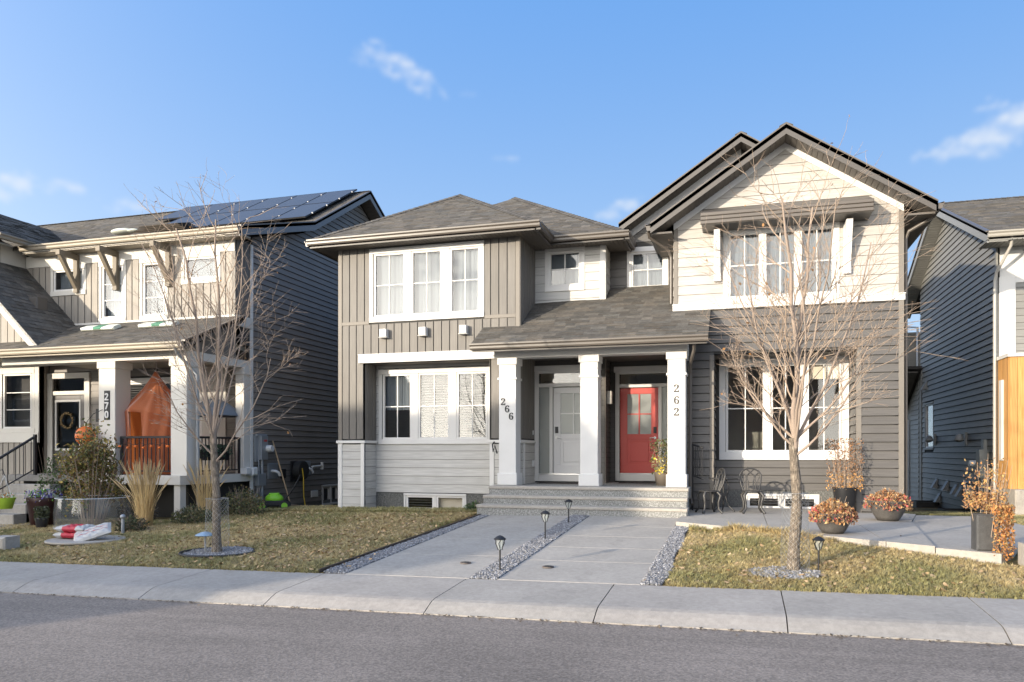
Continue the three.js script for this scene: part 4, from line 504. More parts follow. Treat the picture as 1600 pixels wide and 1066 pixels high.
  for (let r = 0; r < 2; r++) for (let c = 0; c < 6; c++) { if (r === 0 && c === 5) continue; const x1 = XR - 0.35 - c * 1.06, x0 = x1 - 1.03, d0 = 18.95 + r * 1.52, d1 = d0 + 1.49; const q = (x, d, o) => { const yy = ry(d); return [x, yy + sn.y * o, -d + sn.z * o]; }; const ring = (o, k) => [q(x0 + k, d0 + k, o), q(x1 - k, d0 + k, o), q(x1 - k, d1 - k, o), q(x0 + k, d1 - k, o)], T = ring(0.14, 0), Bm = ring(0.10, 0), I = ring(0.14, 0.02), f = [[...Bm].reverse()]; for (let i = 0; i < 4; i++) { const j = (i + 1) % 4; f.push([Bm[i], Bm[j], T[j], T[i]], [T[i], T[j], I[j], I[i]]); } const p = mk('solar_panel', polyGeo(f), MT.iron, roof); mk('solar_cells', polyGeo([ring(0.138, 0.018)]), cell, p); mk('clamp', [q(x1, d0 + 0.35, 0.14), q(x1, d1 - 0.35, 0.14)].map((v) => box(v[0] - 0.005, v[0] + 0.035, v[1] - 0.03, v[1] + 0.008, v[2] - 0.02, v[2] + 0.02)), mat([0.3, 0.3, 0.3], 0.5), p); }
}
{ // railings of that porch
  const rail = (label, a, b, n, y0 = 1.25, y1 = 2.05, c = 'guard rail') => { const g = thing('porch_railing', label, 'railing', a); const L = Math.hypot(b[0] - a[0], b[2] - a[2]), t = Math.atan2(-(b[2] - a[2]), b[0] - a[0]); g.rotation.y = t; mk('top_rail', cbox(0, L, y1 - 0.05, y1, -0.03, 0.03), MT.iron, g); mk('bottom_rail', box(0, L, y0, y0 + 0.03, -0.015, 0.015), MT.iron, g); for (let i = 0; i < n; i++) { const x = L * (i + 0.5) / n; mk('baluster', box(x - 0.009, x + 0.009, y0 + 0.03, y1 - 0.05, -0.009, 0.009), MT.iron, g); } for (const x of [0.02, L - 0.02]) mk('post', box(x - 0.022, x + 0.022, 1.16, y1, -0.022, 0.022), MT.iron, g); return g; };
  rail('black metal railing between the two front columns of the decorated porch', [-13.5, 0, -14.35], [-12.04, 0, -14.35], 13);
  rail('black metal railing on the side of the decorated porch by the meter wall', [-11.7, 0, -14.65], [-11.7, 0, -16.2], 13);
  const st = thing('stair_railing', 'black sloping handrail beside the steps to the decorated porch', 'railing', [-16.2, 0, -13.2]); mk('top_rail', tube([[-0.1, 1.05, 0.4], [0.55, 2.05, -0.85]], 0.03, 8), MT.iron, st); mk('bottom_rail', tube([[-0.1, 0.4, 0.4], [0.55, 1.3, -0.85]], 0.016, 6), MT.iron, st); for (let i = 0; i < 9; i++) { const t = (i + 0.5) / 9; mk('baluster', tube([[lerp(-0.1, 0.55, t), lerp(0.4, 1.3, t), lerp(0.4, -0.85, t)], [lerp(-0.1, 0.55, t), lerp(1.05, 2.05, t), lerp(0.4, -0.85, t)]], 0.01, 5), MT.iron, st); } mk('post', [box(-0.13, -0.07, 0.1, 1.1, 0.37, 0.43), box(0.52, 0.58, 1.15, 2.1, -0.88, -0.82)], MT.iron, st);
  const steps = thing('porch_steps', 'grey concrete steps up to the decorated porch', 'steps', [-15.6, 0, -13.4]); for (let i = 0; i < 4; i++) mk('step', cbox(-0.45, 0.75, 0.0, 0.36 + i * 0.2, -0.6, 0.6 - i * 0.3, 0.015), MT.concrete, steps);
  const pr = thing('porch_railing', 'short black railing between the porch and the bistro chairs', 'railing', [-0.98, 0, -16.7]); mk('top_rail', tube([[0, 1.85, 0], [0.22, 1.78, 0.1]], 0.02, 8), MT.iron, pr); mk('bottom_rail', tube([[0, 1.2, 0], [0.22, 1.13, 0.1]], 0.014, 6), MT.iron, pr); for (let i = 0; i < 5; i++) { const x = 0.02 + i * 0.045; mk('baluster', tube([[x, 1.18, x * 0.45], [x + 0.01, 1.32, x * 0.45], [x - 0.01, 1.46, x * 0.45], [x + 0.01, 1.6, x * 0.45], [x, 1.82, x * 0.45]], 0.008, 5), MT.iron, pr); } mk('post', box(-0.02, 0.02, 0.4, 1.87, -0.02, 0.02), MT.iron, pr);
}
{ // the navy-shaded lap-sided house on the other side
  const house = thing('side_gabled_house', 'grey lap sided house with a plain gabled side wall and a timber porch fin', 'house');
  const lapG = tones([0.26, 0.255, 0.235], 0.55, { map: TX.siding }, 3, 0.04), trim = mat([0.25, 0.25, 0.24], 0.5, { map: TX.paint }), X = 5.8, D0 = 20.75, D1 = 28.9;
  const ry = (d) => d < 25.4 ? 6.72 + (d - 20.0) * 0.42 : 8.99 - (d - 25.4) * 0.44;
  const so = [[-D1, -1.2], [-D0, -1.2], [-D0, ry(D0) - 0.25], [-25.4, ry(25.4) - 0.28], [-D1, ry(D1) - 0.25]];
  const sw = wall(house, 'wall', [X, 0, 0], -HALF, so, [[-28.15, -27.05, 1.85, 3.2]]);
  lap(sw, so.map(([s, y]) => [s, Math.max(y, 0.1 - 0.4)]), [[-28.2, -27.0, 1.76, 3.28], [-27.2, -26.3, -1, 0.1], [-23.6, -22.6, -1, 0.25]], lapG, 0.165, 0.03, 0.016);
  windowIn(sw, [-28.2, -27.0, 1.76, 3.28], [[-28.12, -27.08]], [1, 1], { casing: 0.06, head: 0.06, sill: 0.06, m: trim, sash: MT.white, back: 'none' }); trimBoard(sw, -D0 - 0.1, -D0 + 0.03, -0.2, 6.6, 0.04, lapG[1], 'corner_board');
  for (const [d, y] of [[26.75, 2.05], [23.3, 2.02]]) { const l = mk('wall_light', [cbox(-d - 0.07, -d + 0.07, y - 0.15, y + 0.2, 0.02, 0.07)], trim, sw); mk('lamp_shade', lathe([[0.0, 0.16], [0.07, 0.14], [0.13, 0.0], [0.10, -0.02], [0.05, -0.06], [0, -0.06]], 12).translate(-d, y, 0.2), trim, l); }
  for (const [d, y] of [[26.6, 0.72], [25.3, 0.70], [24.3, 0.64], [23.8, 0.6], [26.2, 0.3], [28.0, 3.85]]) { const v = mk('vent_hood', polyGeo([[[-d - 0.13, y - 0.13, 0.18], [-d + 0.13, y - 0.13, 0.18], [-d + 0.13, y + 0.15, 0.03], [-d - 0.13, y + 0.15, 0.03]], [[-d - 0.13, y - 0.13, 0.02], [-d - 0.13, y - 0.13, 0.18], [-d - 0.13, y + 0.15, 0.03]], [[-d + 0.13, y - 0.13, 0.18], [-d + 0.13, y - 0.13, 0.02], [-d + 0.13, y + 0.15, 0.03]], [[-d - 0.13, y - 0.13, 0.02], [-d + 0.13, y - 0.13, 0.02], [-d + 0.13, y - 0.13, 0.18], [-d - 0.13, y - 0.13, 0.18]]]), trim, sw); mk('flange', cbox(-d - 0.17, -d + 0.17, y - 0.17, y + 0.19, 0.018, 0.032), trim, v); }
  { const mb = mk('meter_box', [cbox(-21.75, -21.45, 1.05, 1.75, 0.02, 0.2), cbox(-21.7, -21.5, 1.75, 2.0, 0.02, 0.1)], mat([0.30, 0.31, 0.30], 0.5, { metalness: 0.4 }), sw); mk('meter_dial', move(cyl(0, 0, 0, 0.09, 0.08, 0.16).rotateX(HALF), -21.9, 1.4, 0.15), MT.pvc, mb); mk('conduit', tube([[-21.6, 1.05, 0.1], [-21.6, -0.1, 0.1]], 0.05, 8), MT.galv, mb); mk('gas_pipe', [tube([[-23.0, 0.9, 0.15], [-22.4, 0.9, 0.15], [-22.4, 0.55, 0.15], [-22.9, 0.5, 0.2]], 0.035, 8), cbox(-22.65, -22.35, 0.55, 0.85, 0.1, 0.25)], MT.galv, sw); }
  for (const d of [26.75, 23.1]) { const ww = mk('window_well', [box(-d - 0.45, -d + 0.45, -0.6, 0.12, 0.02, 0.06), box(-d - 0.48, -d - 0.42, -0.6, 0.16, 0.02, 0.6), box(-d + 0.42, -d + 0.48, -0.6, 0.16, 0.02, 0.6), box(-d - 0.48, -d + 0.48, -0.6, 0.16, 0.6, 0.65)], MT.iron, sw); }
  // lower rear wing
  const rw = wall(house, 'wall', [X - 0.05, 0, 0], -HALF, [[-31, -1.5], [-28.6, -1.5], [-28.6, 4.4], [-31, 3.2]], [], 0.16, lapG[1]); lap(rw, [[-30.2, -0.5], [-28.9, -0.5], [-28.9, 4.1], [-30.2, 3.5]], [], lapG, 0.165, 0.03, 0.016);
  const lro = roofOf(house, [[[5.25, 3.3, -31.2], [9, 3.3, -31.2], [9, 4.55, -28.6], [5.25, 4.55, -28.6]]], [], 'wing_roof'); rake(lro, [5.25, 3.3, -31.2], [5.25, 4.55, -28.6], [1, 0], { over: 0.4, h: 0.22, m: trim });
  wall(house, 'wall', [0, 0, -31], Math.PI, [[-16, -1.5], [-5.75, -1.5], [-5.75, 6], [-16, 6]], [], 0.16, lapG[1]); wall(house, 'wall', [16, 0, 0], HALF, [[20.75, -1], [31, -1], [31, 7], [20.75, 7]], [], 0.16, lapG[1]);
  // front
  const fw = wall(house, 'wall', [0, 0, -D0], 0, [[X, -0.5], [16, -0.5], [16, 6.8], [X, 6.8]], [[6.9, 8.1, 4.6, 6.0]]); lap(fw, [[X + 0.35, 3.9], [16, 3.9], [16, 5.72], [X + 0.35, 5.72]], [[6.8, 8.2, 4.5, 6.1]], lapG, 0.165); battens(fw, X + 0.03, 16, 5.8, 6.75, [], [MT.white], 0.5); trimBoard(fw, X + 0.02, X + 0.36, 3.9, 5.8, 0.035); trimBoard(fw, X + 0.36, 16, 5.66, 5.8, 0.03); windowIn(fw, [6.8, 8.2, 4.5, 6.1], [[6.9, 7.45], [7.55, 8.1]], [1, 1], { back: 'sheer' }); lap(fw, [[X + 0.5, 0.8], [16, 0.8], [16, 3.9], [X + 0.5, 3.9]], [], lapG, 0.165);
  // timber fin and porch
  const fin = mk('timber_fin', box(X + 0.01, 6.28, 0.86, 3.84, -20.72, -19.95), MT.woodWarm[1], house); for (let i = 0; i < 7; i++) mk('timber_board', box(X - 0.012, X + 0.01, 0.86, 3.84, -20.70 + i * 0.107, -20.603 + i * 0.107), MT.woodWarm[i % 3], fin); for (let i = 0; i < 3; i++) mk('timber_board', box(X + 0.012 + i * 0.156, X + 0.16 + i * 0.156, i > 1 ? 2.15 : 0.86, 3.84, -19.95, -19.93), MT.woodWarm[(i * 2) % 3], fin); mk('fin_cap', cbox(X - 0.04, 9, 3.84, 3.92, -20.75, -19.88), MT.white, fin); mk('house_light', cbox(X - 0.06, X - 0.013, 1.5, 3.35, -20.46, -20.26), MT.white, fin);
  mk('porch_slab', [cbox(X + 0.02, 10, 0.1, 0.86, -20.7, -19.6, 0.03), cbox(6.4, 10, 0, 0.5, -19.6, -18.9, 0.03)], MT.concrete, house);
  const rl = mk('porch_railing', [box(6.3, 6.36, 1.85, 1.9, -20, -19.0)], MT.iron, house); for (let i = 0; i < 8; i++) mk('baluster', tube([[6.33, 0.8 - i * 0.03, -19.9 + i * 0.11], [6.33, 1.86 - i * 0.0, -19.9 + i * 0.11]], 0.01, 5), MT.iron, rl);
  // roof
  const XR = 5.38, up = (x, d) => [x, ry(d), -d];
  const roof = roofOf(house, [[up(XR, 20.0), up(16, 20.0), up(16, 25.4), up(XR, 25.4)], [up(XR, 25.4), up(16, 25.4), up(16, 30.6), up(XR, 30.6)]], [[up(XR, 25.4), up(16, 25.4)]]); rake(roof, up(XR, 20.0), up(XR, 25.4), [1, 0], { over: 0.42, h: 0.26, m: trim, ms: lapG[2] }); rake(roof, up(XR, 25.4), up(XR, 30.6), [1, 0], { over: 0.42, h: 0.26, m: trim, ms: lapG[2] });
  gutter(roof, [XR, 6.70, -20.0], [16, 6.70, -20.0], [0, 1], mat([0.30, 0.28, 0.24], 0.5)); soffit(roof, XR, 16, -20.75, -20.0, 6.5, 'x', lapG[1]);
  downspout(roof, [[5.9, 6.6, -20.05], [5.9, 6.4, -20.15], [5.74, 5.9, -20.62], [5.72, 5.7, -20.68], [5.72, 0.5, -20.68]], mat([0.42, 0.40, 0.36], 0.5)); downspout(roof, [[5.6, 6.3, -30.4], [5.6, 6.1, -30.2], [5.72, 5.9, -29.0], [5.72, 4.3, -29.0]], MT.galv); downspout(roof, [[5.5, 3.2, -31], [5.6, 2.95, -30.6], [5.7, 2.8, -30.3], [5.7, -0.5, -30.3]], MT.galv);
  mk('roof_pipe', [cyl(7.6, 8.2, -23.6, 0.14, 0.12, 0.55), cyl(7.6, 8.6, -23.6, 0.17, 0.17, 0.1)], MT.galv, roof);
  mk('interior', [box(5.9, 15.8, 0.7, 0.8, -28.6, -20.9), box(5.9, 15.8, 3.8, 3.9, -28.6, -20.9), box(8, 8.1, 0, 6.5, -30.8, -20.9)], MT.room, house);
}
// houses on the far side of the gap and across the street, whose roofs shade the fronts
const ACROSS = { label: 'two storey house across the street behind the viewpoint', group: 'houses across the street' };
function simpleHouse(label, category, group, cx, d, w, dep, eave, ridge, tone, along = 'x') {
  const h = thing('plain_house', label, category, [cx, 0, -d], 0, group), m = tones(tone, 0.6, { map: TX.siding }, 2, 0.04), hw = w / 2, hd = dep / 2;
  if (along === 'x') { const go = [[-hd, -0.8], [hd, -0.8], [hd, eave], [0, ridge - 0.15], [-hd, eave]]; const f = wall(h, 'wall', [0, 0, -hd], Math.PI, [[-hw, -0.8], [hw, -0.8], [hw, eave], [-hw, eave]], [], 0.1, m[0]); wall(h, 'wall', [0, 0, hd], 0, [[-hw, -0.8], [hw, -0.8], [hw, eave], [-hw, eave]], [], 0.1, m[0]); wall(h, 'wall', [hw, 0, 0], HALF, go, [], 0.1, m[1]); wall(h, 'wall', [-hw, 0, 0], -HALF, go, [], 0.1, m[1]);
    const k = (ridge - eave) / hd, o = 0.45, e = eave - o * k; const fr = new THREE.Group(); roofOf(h, [[[-hw - o, e, hd + o], [hw + o, e, hd + o], [hw + o, ridge, 0], [-hw - o, ridge, 0]], [[-hw - o, ridge, 0], [hw + o, ridge, 0], [hw + o, e, -hd - o], [-hw - o, e, -hd - o]]]);
    for (const s of [-0.5, 0, 0.5]) for (const [y0, y1] of [[0.9, 2.4], [3.9, 5.3]]) { if (s === 0 && y0 < 1) { const dr = mk('door', cbox(-0.5, 0.5, 0.2, 2.4, hd, hd + 0.05), m[1], h); dr.geometry.rotateY(Math.PI); continue; } const wn = mk('window', [cbox(s * w * 0.7 - 0.8, s * w * 0.7 + 0.8, y1, y1 + 0.12, hd, hd + 0.05), cbox(s * w * 0.7 - 0.8, s * w * 0.7 + 0.8, y0 - 0.12, y0, hd, hd + 0.05), cbox(s * w * 0.7 - 0.8, s * w * 0.7 - 0.7, y0, y1, hd, hd + 0.05), cbox(s * w * 0.7 + 0.7, s * w * 0.7 + 0.8, y0, y1, hd, hd + 0.05)], MT.white, h); wn.geometry.rotateY(Math.PI); const pn = mk('pane', box(s * w * 0.7 - 0.7, s * w * 0.7 + 0.7, y0, y1, hd, hd + 0.015), mat([0.05, 0.055, 0.06], 0.05), wn); pn.geometry.rotateY(Math.PI); } }
  return h;
}
simpleHouse('white sided house far off in the gap between the duplex and its neighbour', 'house', undefined, 14, 66, 18, 11, 4.2, 7.2, [0.62, 0.6, 0.55]);
simpleHouse('pale grey ' + ACROSS.label, 'house', ACROSS.group, -28.0, -14.0, 8.6, 11, 5.9, 8.55, [0.35, 0.33, 0.3]);
simpleHouse('slate blue ' + ACROSS.label, 'house', ACROSS.group, -37.6, -14.0, 9.0, 11, 6.0, 9.0, [0.22, 0.25, 0.28]);
simpleHouse('tan ' + ACROSS.label, 'house', ACROSS.group, -47.6, -14.0, 9.0, 11, 5.9, 8.7, [0.4, 0.36, 0.3]);
simpleHouse('mid grey ' + ACROSS.label, 'house', ACROSS.group, -1.5, -14.5, 11, 11, 5.9, 8.8, [0.3, 0.3, 0.3]);
simpleHouse('cream ' + ACROSS.label, 'house', ACROSS.group, 11.5, -14.5, 10, 11, 5.9, 8.9, [0.45, 0.42, 0.36]);
{ const l = thing('street_lamp', 'pale street lamp head on a pole in the gap beyond the duplex', 'street lamp', [8.9, -1.6, -41]); mk('pole', tube([[0, 0, 0], [0, 8.2, 0]], [0.09, 0.06], 8), MT.galv, l); mk('arm', tube([[0, 8.1, 0], [-0.9, 8.35, 0]], 0.04, 6), MT.galv, l); mk('lamp_head', [sph(-1.25, 8.3, 0, 0.4, 1, 0.28, 0.5)], MT.pvc, l); }

// ================================================================== trees
function growTree(name, label, base, { h, r, fork, spread, seed, lean = 0, n1 = 11, low = [] }) {
  const t = thing(name, label, 'tree', base), q = rng(seed), limbs = [], twigs = [], leaves = [];
  const top = [lean, fork, 0], tp = []; const N = 9; for (let i = 0; i <= N; i++) { const k = i / N; tp.push([lean * k + 0.02 * Math.sin(k * 7 + seed), fork * k - 0.05 * (i === 0), 0.02 * Math.sin(k * 5)]); }
  const rr = tp.map((_, i) => r * (1.0 - 0.28 * i / N) * (i === 0 ? 1.25 : 1) * (1 + 0.06 * Math.sin(i * 2.3))); mk('trunk', tube(tp, rr, 14), MT.bark, t);
  const V = (a) => new THREE.Vector3(...a);
  function shoot(p, dir, len, rad, level) {
    const steps = level === 0 ? 7 : level === 1 ? 5 : 3, pts = [p.toArray()], d = dir.clone().normalize(); let cur = p.clone();
    for (let i = 0; i < steps; i++) { d.add(new THREE.Vector3((q() - 0.5) * (level ? 0.55 : 0.36), 0.10 - 0.04 * level, (q() - 0.5) * (level ? 0.55 : 0.36))).normalize(); cur = cur.clone().addScaledVector(d, len / steps); pts.push(cur.toArray()); }
    const g = tube(pts, pts.map((_, i) => lerp(rad, rad * (level < 2 ? 0.32 : 0.5), i / steps)), level === 0 ? 7 : level === 1 ? 5 : 4, false); (level === 0 ? limbs : twigs).push(g);
    if (level < 3) { const cnt = level === 0 ? Math.round(8 + 3 * q()) : level === 1 ? Math.round(3 + 4 * q()) : Math.round(1 + 2 * q()); for (let i = 0; i < cnt; i++) { const s = level === 0 ? 0.15 + 0.83 * (i + q()) / cnt : 0.2 + 0.8 * q(), fi = Math.min(steps - 1e-3, s * steps), i0 = Math.floor(fi), a = V(pts[i0]).lerp(V(pts[i0 + 1]), fi - i0), T = V(pts[i0 + 1]).sub(V(pts[i0])).normalize(), ang = q() * 6.283, side = new THREE.Vector3(Math.cos(ang), 0.1, Math.sin(ang)); side.addScaledVector(T, -side.dot(T)).normalize(); const nd = T.clone().multiplyScalar(0.95).addScaledVector(side, 0.55 + 0.5 * q()); shoot(a, nd, len * (level === 0 ? 0.24 + 0.22 * (1 - s) : 0.36 + 0.24 * q()), Math.max(0.0022, rad * (level === 0 ? 0.40 * (1 - 0.5 * s) : 0.5)), level + 1); } }
    if (level === 3 && q() < 0.05) leaves.push(cur.clone());
  }
  for (let i = 0; i < n1; i++) { const k = i / n1, a = i * 2.399 + q() * 0.5, y = fork * (0.92) + k * 0.12, out = spread * (0.45 + 0.75 * q()); const inward = i < 2 ? 0.12 : 1; shoot(new THREE.Vector3(lean * y / fork, y, 0), new THREE.Vector3(Math.cos(a) * out * inward, 1, Math.sin(a) * out * inward), (h - fork) * (i < 2 ? 0.97 : 0.62 + 0.33 * q()), r * (i < 2 ? 0.5 : 0.2 + 0.12 * q()), 0); }
  for (const [y, dx, dz, len] of low) shoot(new THREE.Vector3(lean * y / fork, y, 0), new THREE.Vector3(dx, 0.62, dz), len, r * 0.24, 0);
  limbs.forEach((g) => mk('limb', g, MT.bark2 || (MT.bark2 = mat([0.30, 0.235, 0.185], 0.9)), t)); stuff(mk('twigs', twigs, MT.twig, t));
  const lg = leaves.map((p) => { const g = new THREE.CircleGeometry(0.012 + 0.012 * q(), 5); g.rotateX(q() * 6); g.rotateY(q() * 6); g.translate(p.x, p.y, p.z); const f = flat(g), v = 0.6 + 0.6 * q(); f.setAttribute('color', new THREE.Float32BufferAttribute(Array(f.attributes.position.count).fill([v, v * 0.95, v]).flat(), 3)); return f; }); if (lg.length) stuff(mk('dry_leaves', lg, leaf([0.5, 0.27, 0.09]), t));
  return t;
}
function wireGuard(label, x, y, z, r, h, n, m) { const g = thing('tree_guard', label, 'tree guard', [x, y, z]), w = []; const rows = Math.round(h / (2 * Math.PI * r / n)); for (let s = -1; s <= 1; s += 2) for (let i = 0; i < n; i++) { const p = []; const turns = h / (2 * Math.PI * r); for (let k = 0; k <= 22; k++) { const a = i / n * 6.283 + s * turns * 6.283 * k / 22, rr = r * (1 + 0.05 * Math.sin(a * 2 + k * 0.3)); p.push([rr * Math.cos(a), h * k / 22, rr * Math.sin(a)]); } w.push(tube(p, 0.0011, 3, false)); } stuff(mk('wire_mesh', w, m, g)); const ring = []; for (const yy of [0.0, h]) { const p = []; for (let k = 0; k <= 24; k++) p.push([r * Math.cos(k / 24 * 6.283), yy, r * Math.sin(k / 24 * 6.283)]); ring.push(tube(p, 0.003, 4, false)); } mk('wire_ring', ring, m, g); return g; }
const wire = mat([0.5, 0.5, 0.48], 0.4, { metalness: 0.8 });
const T1 = [-7.75, groundY(-7.75, 10.2), -10.2], T2 = [0.63, groundY(0.63, 10.0), -10.0];
growTree('bare_tree', 'bare young tree with dark trunk standing in a ring of gravel', T1, { h: 5.35, r: 0.07, fork: 1.85, spread: 0.5, seed: 11, lean: -0.09, n1: 7, low: [[1.4, 0.85, 0.1, 1.9], [1.5, -0.7, 0.3, 1.2], [1.8, -0.6, -0.4, 1.2]] });
growTree('bare_tree', 'bare young tree with pale sunlit trunk on the lawn before the cream gable', T2, { h: 4.75, r: 0.072, fork: 1.62, spread: 0.52, seed: 23, lean: 0.0, n1: 8, low: [[1.5, -0.9, 0.3, 1.3], [1.4, 0.9, 0.1, 1.5], [1.6, 0.75, -0.2, 1.7], [1.6, -0.8, -0.2, 1.4]] });
wireGuard('thin wire mesh guard round the pale sunlit tree trunk', T2[0], T2[1], T2[2], 0.16, 0.95, 16, wire);
wireGuard('thin wire mesh guard round the dark tree trunk', T1[0] - 0.02, T1[1], T1[2], 0.17, 0.85, 16, wire);

// ================================================================== ground cover
function scatter(name, count, gen, geo, material, kindLabel) { const im = new THREE.InstancedMesh(geo, material, count), m = new THREE.Matrix4(), c = new THREE.Color(); let k = 0, tries = 0; while (k < count && tries++ < count * 6) { const g = gen(); if (!g) continue; m.compose(g.p, g.q, g.s); im.setMatrixAt(k, m); c.setRGB(...g.c); im.setColorAt(k, c); k++; } im.count = k; im.name = numbered(name); im.castShadow = im.receiveShadow = true; im.userData.kind = 'stuff'; Object.assign(im.userData, kindLabel); scene.add(im); return im; }
const E3 = (x, y, z) => new THREE.Quaternion().setFromEuler(new THREE.Euler(x, y, z));
{
  const q = rng(1234);
  // a tuft of five blades
  const blades = []; for (let i = 0; i < 5; i++) { const a = q() * 6.28, l = 0.6 + 0.6 * q(), o = 0.25 * q(), b = 0.3 + 0.5 * q(), w = 0.06, cx = Math.cos(a) * o, cz = Math.sin(a) * o, ux = -Math.sin(a) * w, uz = Math.cos(a) * w, tx = cx + Math.cos(a) * b, tz = cz + Math.sin(a) * b; blades.push(polyGeo([[[cx - ux, 0, cz - uz], [cx + ux, 0, cz + uz], [lerp(cx, tx, 0.4) + ux * 0.8, l * 0.62, lerp(cz, tz, 0.4) + uz * 0.8], [lerp(cx, tx, 0.4) - ux * 0.8, l * 0.62, lerp(cz, tz, 0.4) - uz * 0.8]], [[lerp(cx, tx, 0.4) - ux * 0.8, l * 0.62, lerp(cz, tz, 0.4) - uz * 0.8], [lerp(cx, tx, 0.4) + ux * 0.8, l * 0.62, lerp(cz, tz, 0.4) + uz * 0.8], [tx, l, tz]]])); }
  const tuft = boxUV(mergeGeometries(blades));
  const inPatio = (x, d) => { if (x < -1.1 || x > 4.62) return false; const edge = x < 2.42 ? 13.9 - (x + 1.1) * 0.757 : x < 3.25 ? 11.22 - (x - 2.42) * 0.72 : 11.0 + (x - 3.3) * 2.5; return d > edge - 0.04 && d < 17.9 && !(x > 3.3 && d < 11.0); };
  const lawnAt = (x, d) => { if (d < 9.0) return false; if (x > -5.34 - 0.0 && x < -0.84) return false; if (inPatio(x, d)) return false; if (x > -9.3 && x < 3.2 && d > 16.5) return false; if (x < -11.5 && d > 13.9) return false; if (x > 5.6 && d > 19) return false; if ((x + 7.75) ** 2 + (d - 10.2) ** 2 < 0.3) return false; return true; };
  const col = (x, d, big) => { const g = fbm(((x + 40) / 7) % 1, ((d + 40) / 7) % 1, 6, 4, 301), green = clamp((g - 0.40) * 4 + (x > 1.6 ? 0.1 : 0) + (d > 13.2 ? 0.45 : 0) - (x < -5 && x > -9.5 ? 0.3 : 0) - 0.15 - (x > -1 ? 0.2 : 0)), v = 0.7 + 0.6 * q(); return [v * lerp(0.50, 0.31, green), v * lerp(0.39, 0.28, green), v * lerp(0.19, 0.11, green)]; };
  const tall = (x, d) => (x > -1 && x < 1.3 && Math.abs(d - (13.9 - (x + 1.1) * 0.757)) < 0.25) ? 2.2 : (d > 15.6 && x < -5) ? 1.8 : 1;
  const gen = (x0, x1, d0, d1) => () => { const x = lerp(x0, x1, q()), d = lerp(d0, d1, q()); if (!lawnAt(x, d)) return null; const s = (0.018 + 0.042 * q()) * (0.55 + 0.9 * fbm(((x + 40) / 5) % 1, ((d + 40) / 5) % 1, 8, 3, 305)) * tall(x, d); return { p: new THREE.Vector3(x, groundY(x, d) - 0.004, -d), q: E3(0, q() * 6.28, 0), s: new THREE.Vector3(s * 1.2, s, s * 1.2), c: col(x, d) }; };
  const gm = mat([1, 1, 1], 0.95, { transmission: 0.2, thickness: 0, side: THREE.DoubleSide });
  scatter('lawn_grass', 150000, gen(-18, -5.3, 9.0, 17.5), tuft, gm, { label: 'short yellowing grass of the lawn by the solar roofed house', category: 'grass' });
  scatter('lawn_grass', 100000, gen(-0.9, 8.5, 9.0, 20), tuft, gm, { label: 'short yellowing grass of the lawn before the cream gable', category: 'grass' });
  // fallen leaves
  const lf = new THREE.CircleGeometry(1, 6); lf.scale(1, 0.6, 1); const lp = lf.attributes.position; for (let i = 0; i < lp.count; i++) lp.setZ(i, 0.25 * lp.getX(i) ** 2 + 0.1 * lp.getY(i)); lf.computeVertexNormals();
  const leafM = mat([1, 1, 1], 0.9, { side: THREE.DoubleSide });
  scatter('fallen_leaves', 3600, () => { if (q() < 0.12) { const x = lerp(-14, 4, q()), d = KERB0 - 0.02 - 0.3 * q() * q() * q(), s = 0.008 + 0.016 * q(), v = 0.3 + 0.7 * q(); return { p: new THREE.Vector3(x, roadY(x) + 0.012, -d), q: E3(-HALF + (q() - 0.5) * 0.8, 0, q() * 6.28), s: new THREE.Vector3(s, s, s), c: [v * 0.2, v * 0.15, v * 0.1] }; } const left = q() < 0.72, x = left ? lerp(-14, -5.0, Math.pow(q(), 0.6)) : lerp(-1.15, 4, q()), d = lerp(9.1, 16.2, q()); if (!lawnAt(x, d) && q() > 0.1) return null; if (x > -5 && x < -1.1 && q() > 0.2) return null; if (inPatio(x, d) && q() > 0.05) return null; const s = 0.018 + 0.024 * q(), v = 0.55 + 0.85 * q(), warm = q(); return { p: new THREE.Vector3(x, (inPatio(x, d) ? 0.475 : groundY(x, d) + 0.03), -d), q: E3(-HALF + (q() - 0.5) * 1.2, (q() - 0.5), q() * 6.28), s: new THREE.Vector3(s, s, s), c: [v * lerp(0.38, 0.45, warm), v * lerp(0.24, 0.33, warm), v * lerp(0.11, 0.2, warm)] }; }, lf, leafM, { label: 'dry brown leaves fallen on the lawns and walkways', category: 'leaves' });
  // gravel
  const st = new THREE.IcosahedronGeometry(1, 0); const sp = st.attributes.position; for (let i = 0; i < sp.count; i++) { const k = 1 + 0.35 * (hash2(Math.round(sp.getX(i) * 50), Math.round(sp.getY(i) * 50 + sp.getZ(i) * 90), 4) - 0.5); sp.setXYZ(i, sp.getX(i) * k, sp.getY(i) * k * 0.7, sp.getZ(i) * k); } st.computeVertexNormals();
  const gravelM = mat([1, 1, 1], 0.85);
  const stones = (name, count, pick, label) => scatter(name, count, () => { const a = pick(); if (!a) return null; const [x, d, lift] = a, s = 0.010 + 0.011 * q(), v = 0.09 + 0.28 * q() * q() + 0.08 * q(); return { p: new THREE.Vector3(x, groundY(x, d) + (lift ?? 0.004) + 0.01 * q(), -d), q: E3(q() * 6, q() * 6, q() * 6), s: new THREE.Vector3(s * (0.8 + 0.6 * q()), s, s), c: [v, v * 1.0, v * 1.04] }; }, st, gravelM, { label, category: 'gravel' });
  stones('gravel_strip', 9000, () => [lerp(-3.215, -2.865, q()), lerp(9.05, 15.05, q())], 'grey gravel strip between the two concrete walkways');
  stones('gravel_strip', 6500, () => { const d = lerp(9.05, 15.0, q()); return [lerp(-5.0 - 0.30 * (1 - (d - 9) / 9), -4.935, q()), d]; }, 'grey gravel along the timber edging of the larger lawn');
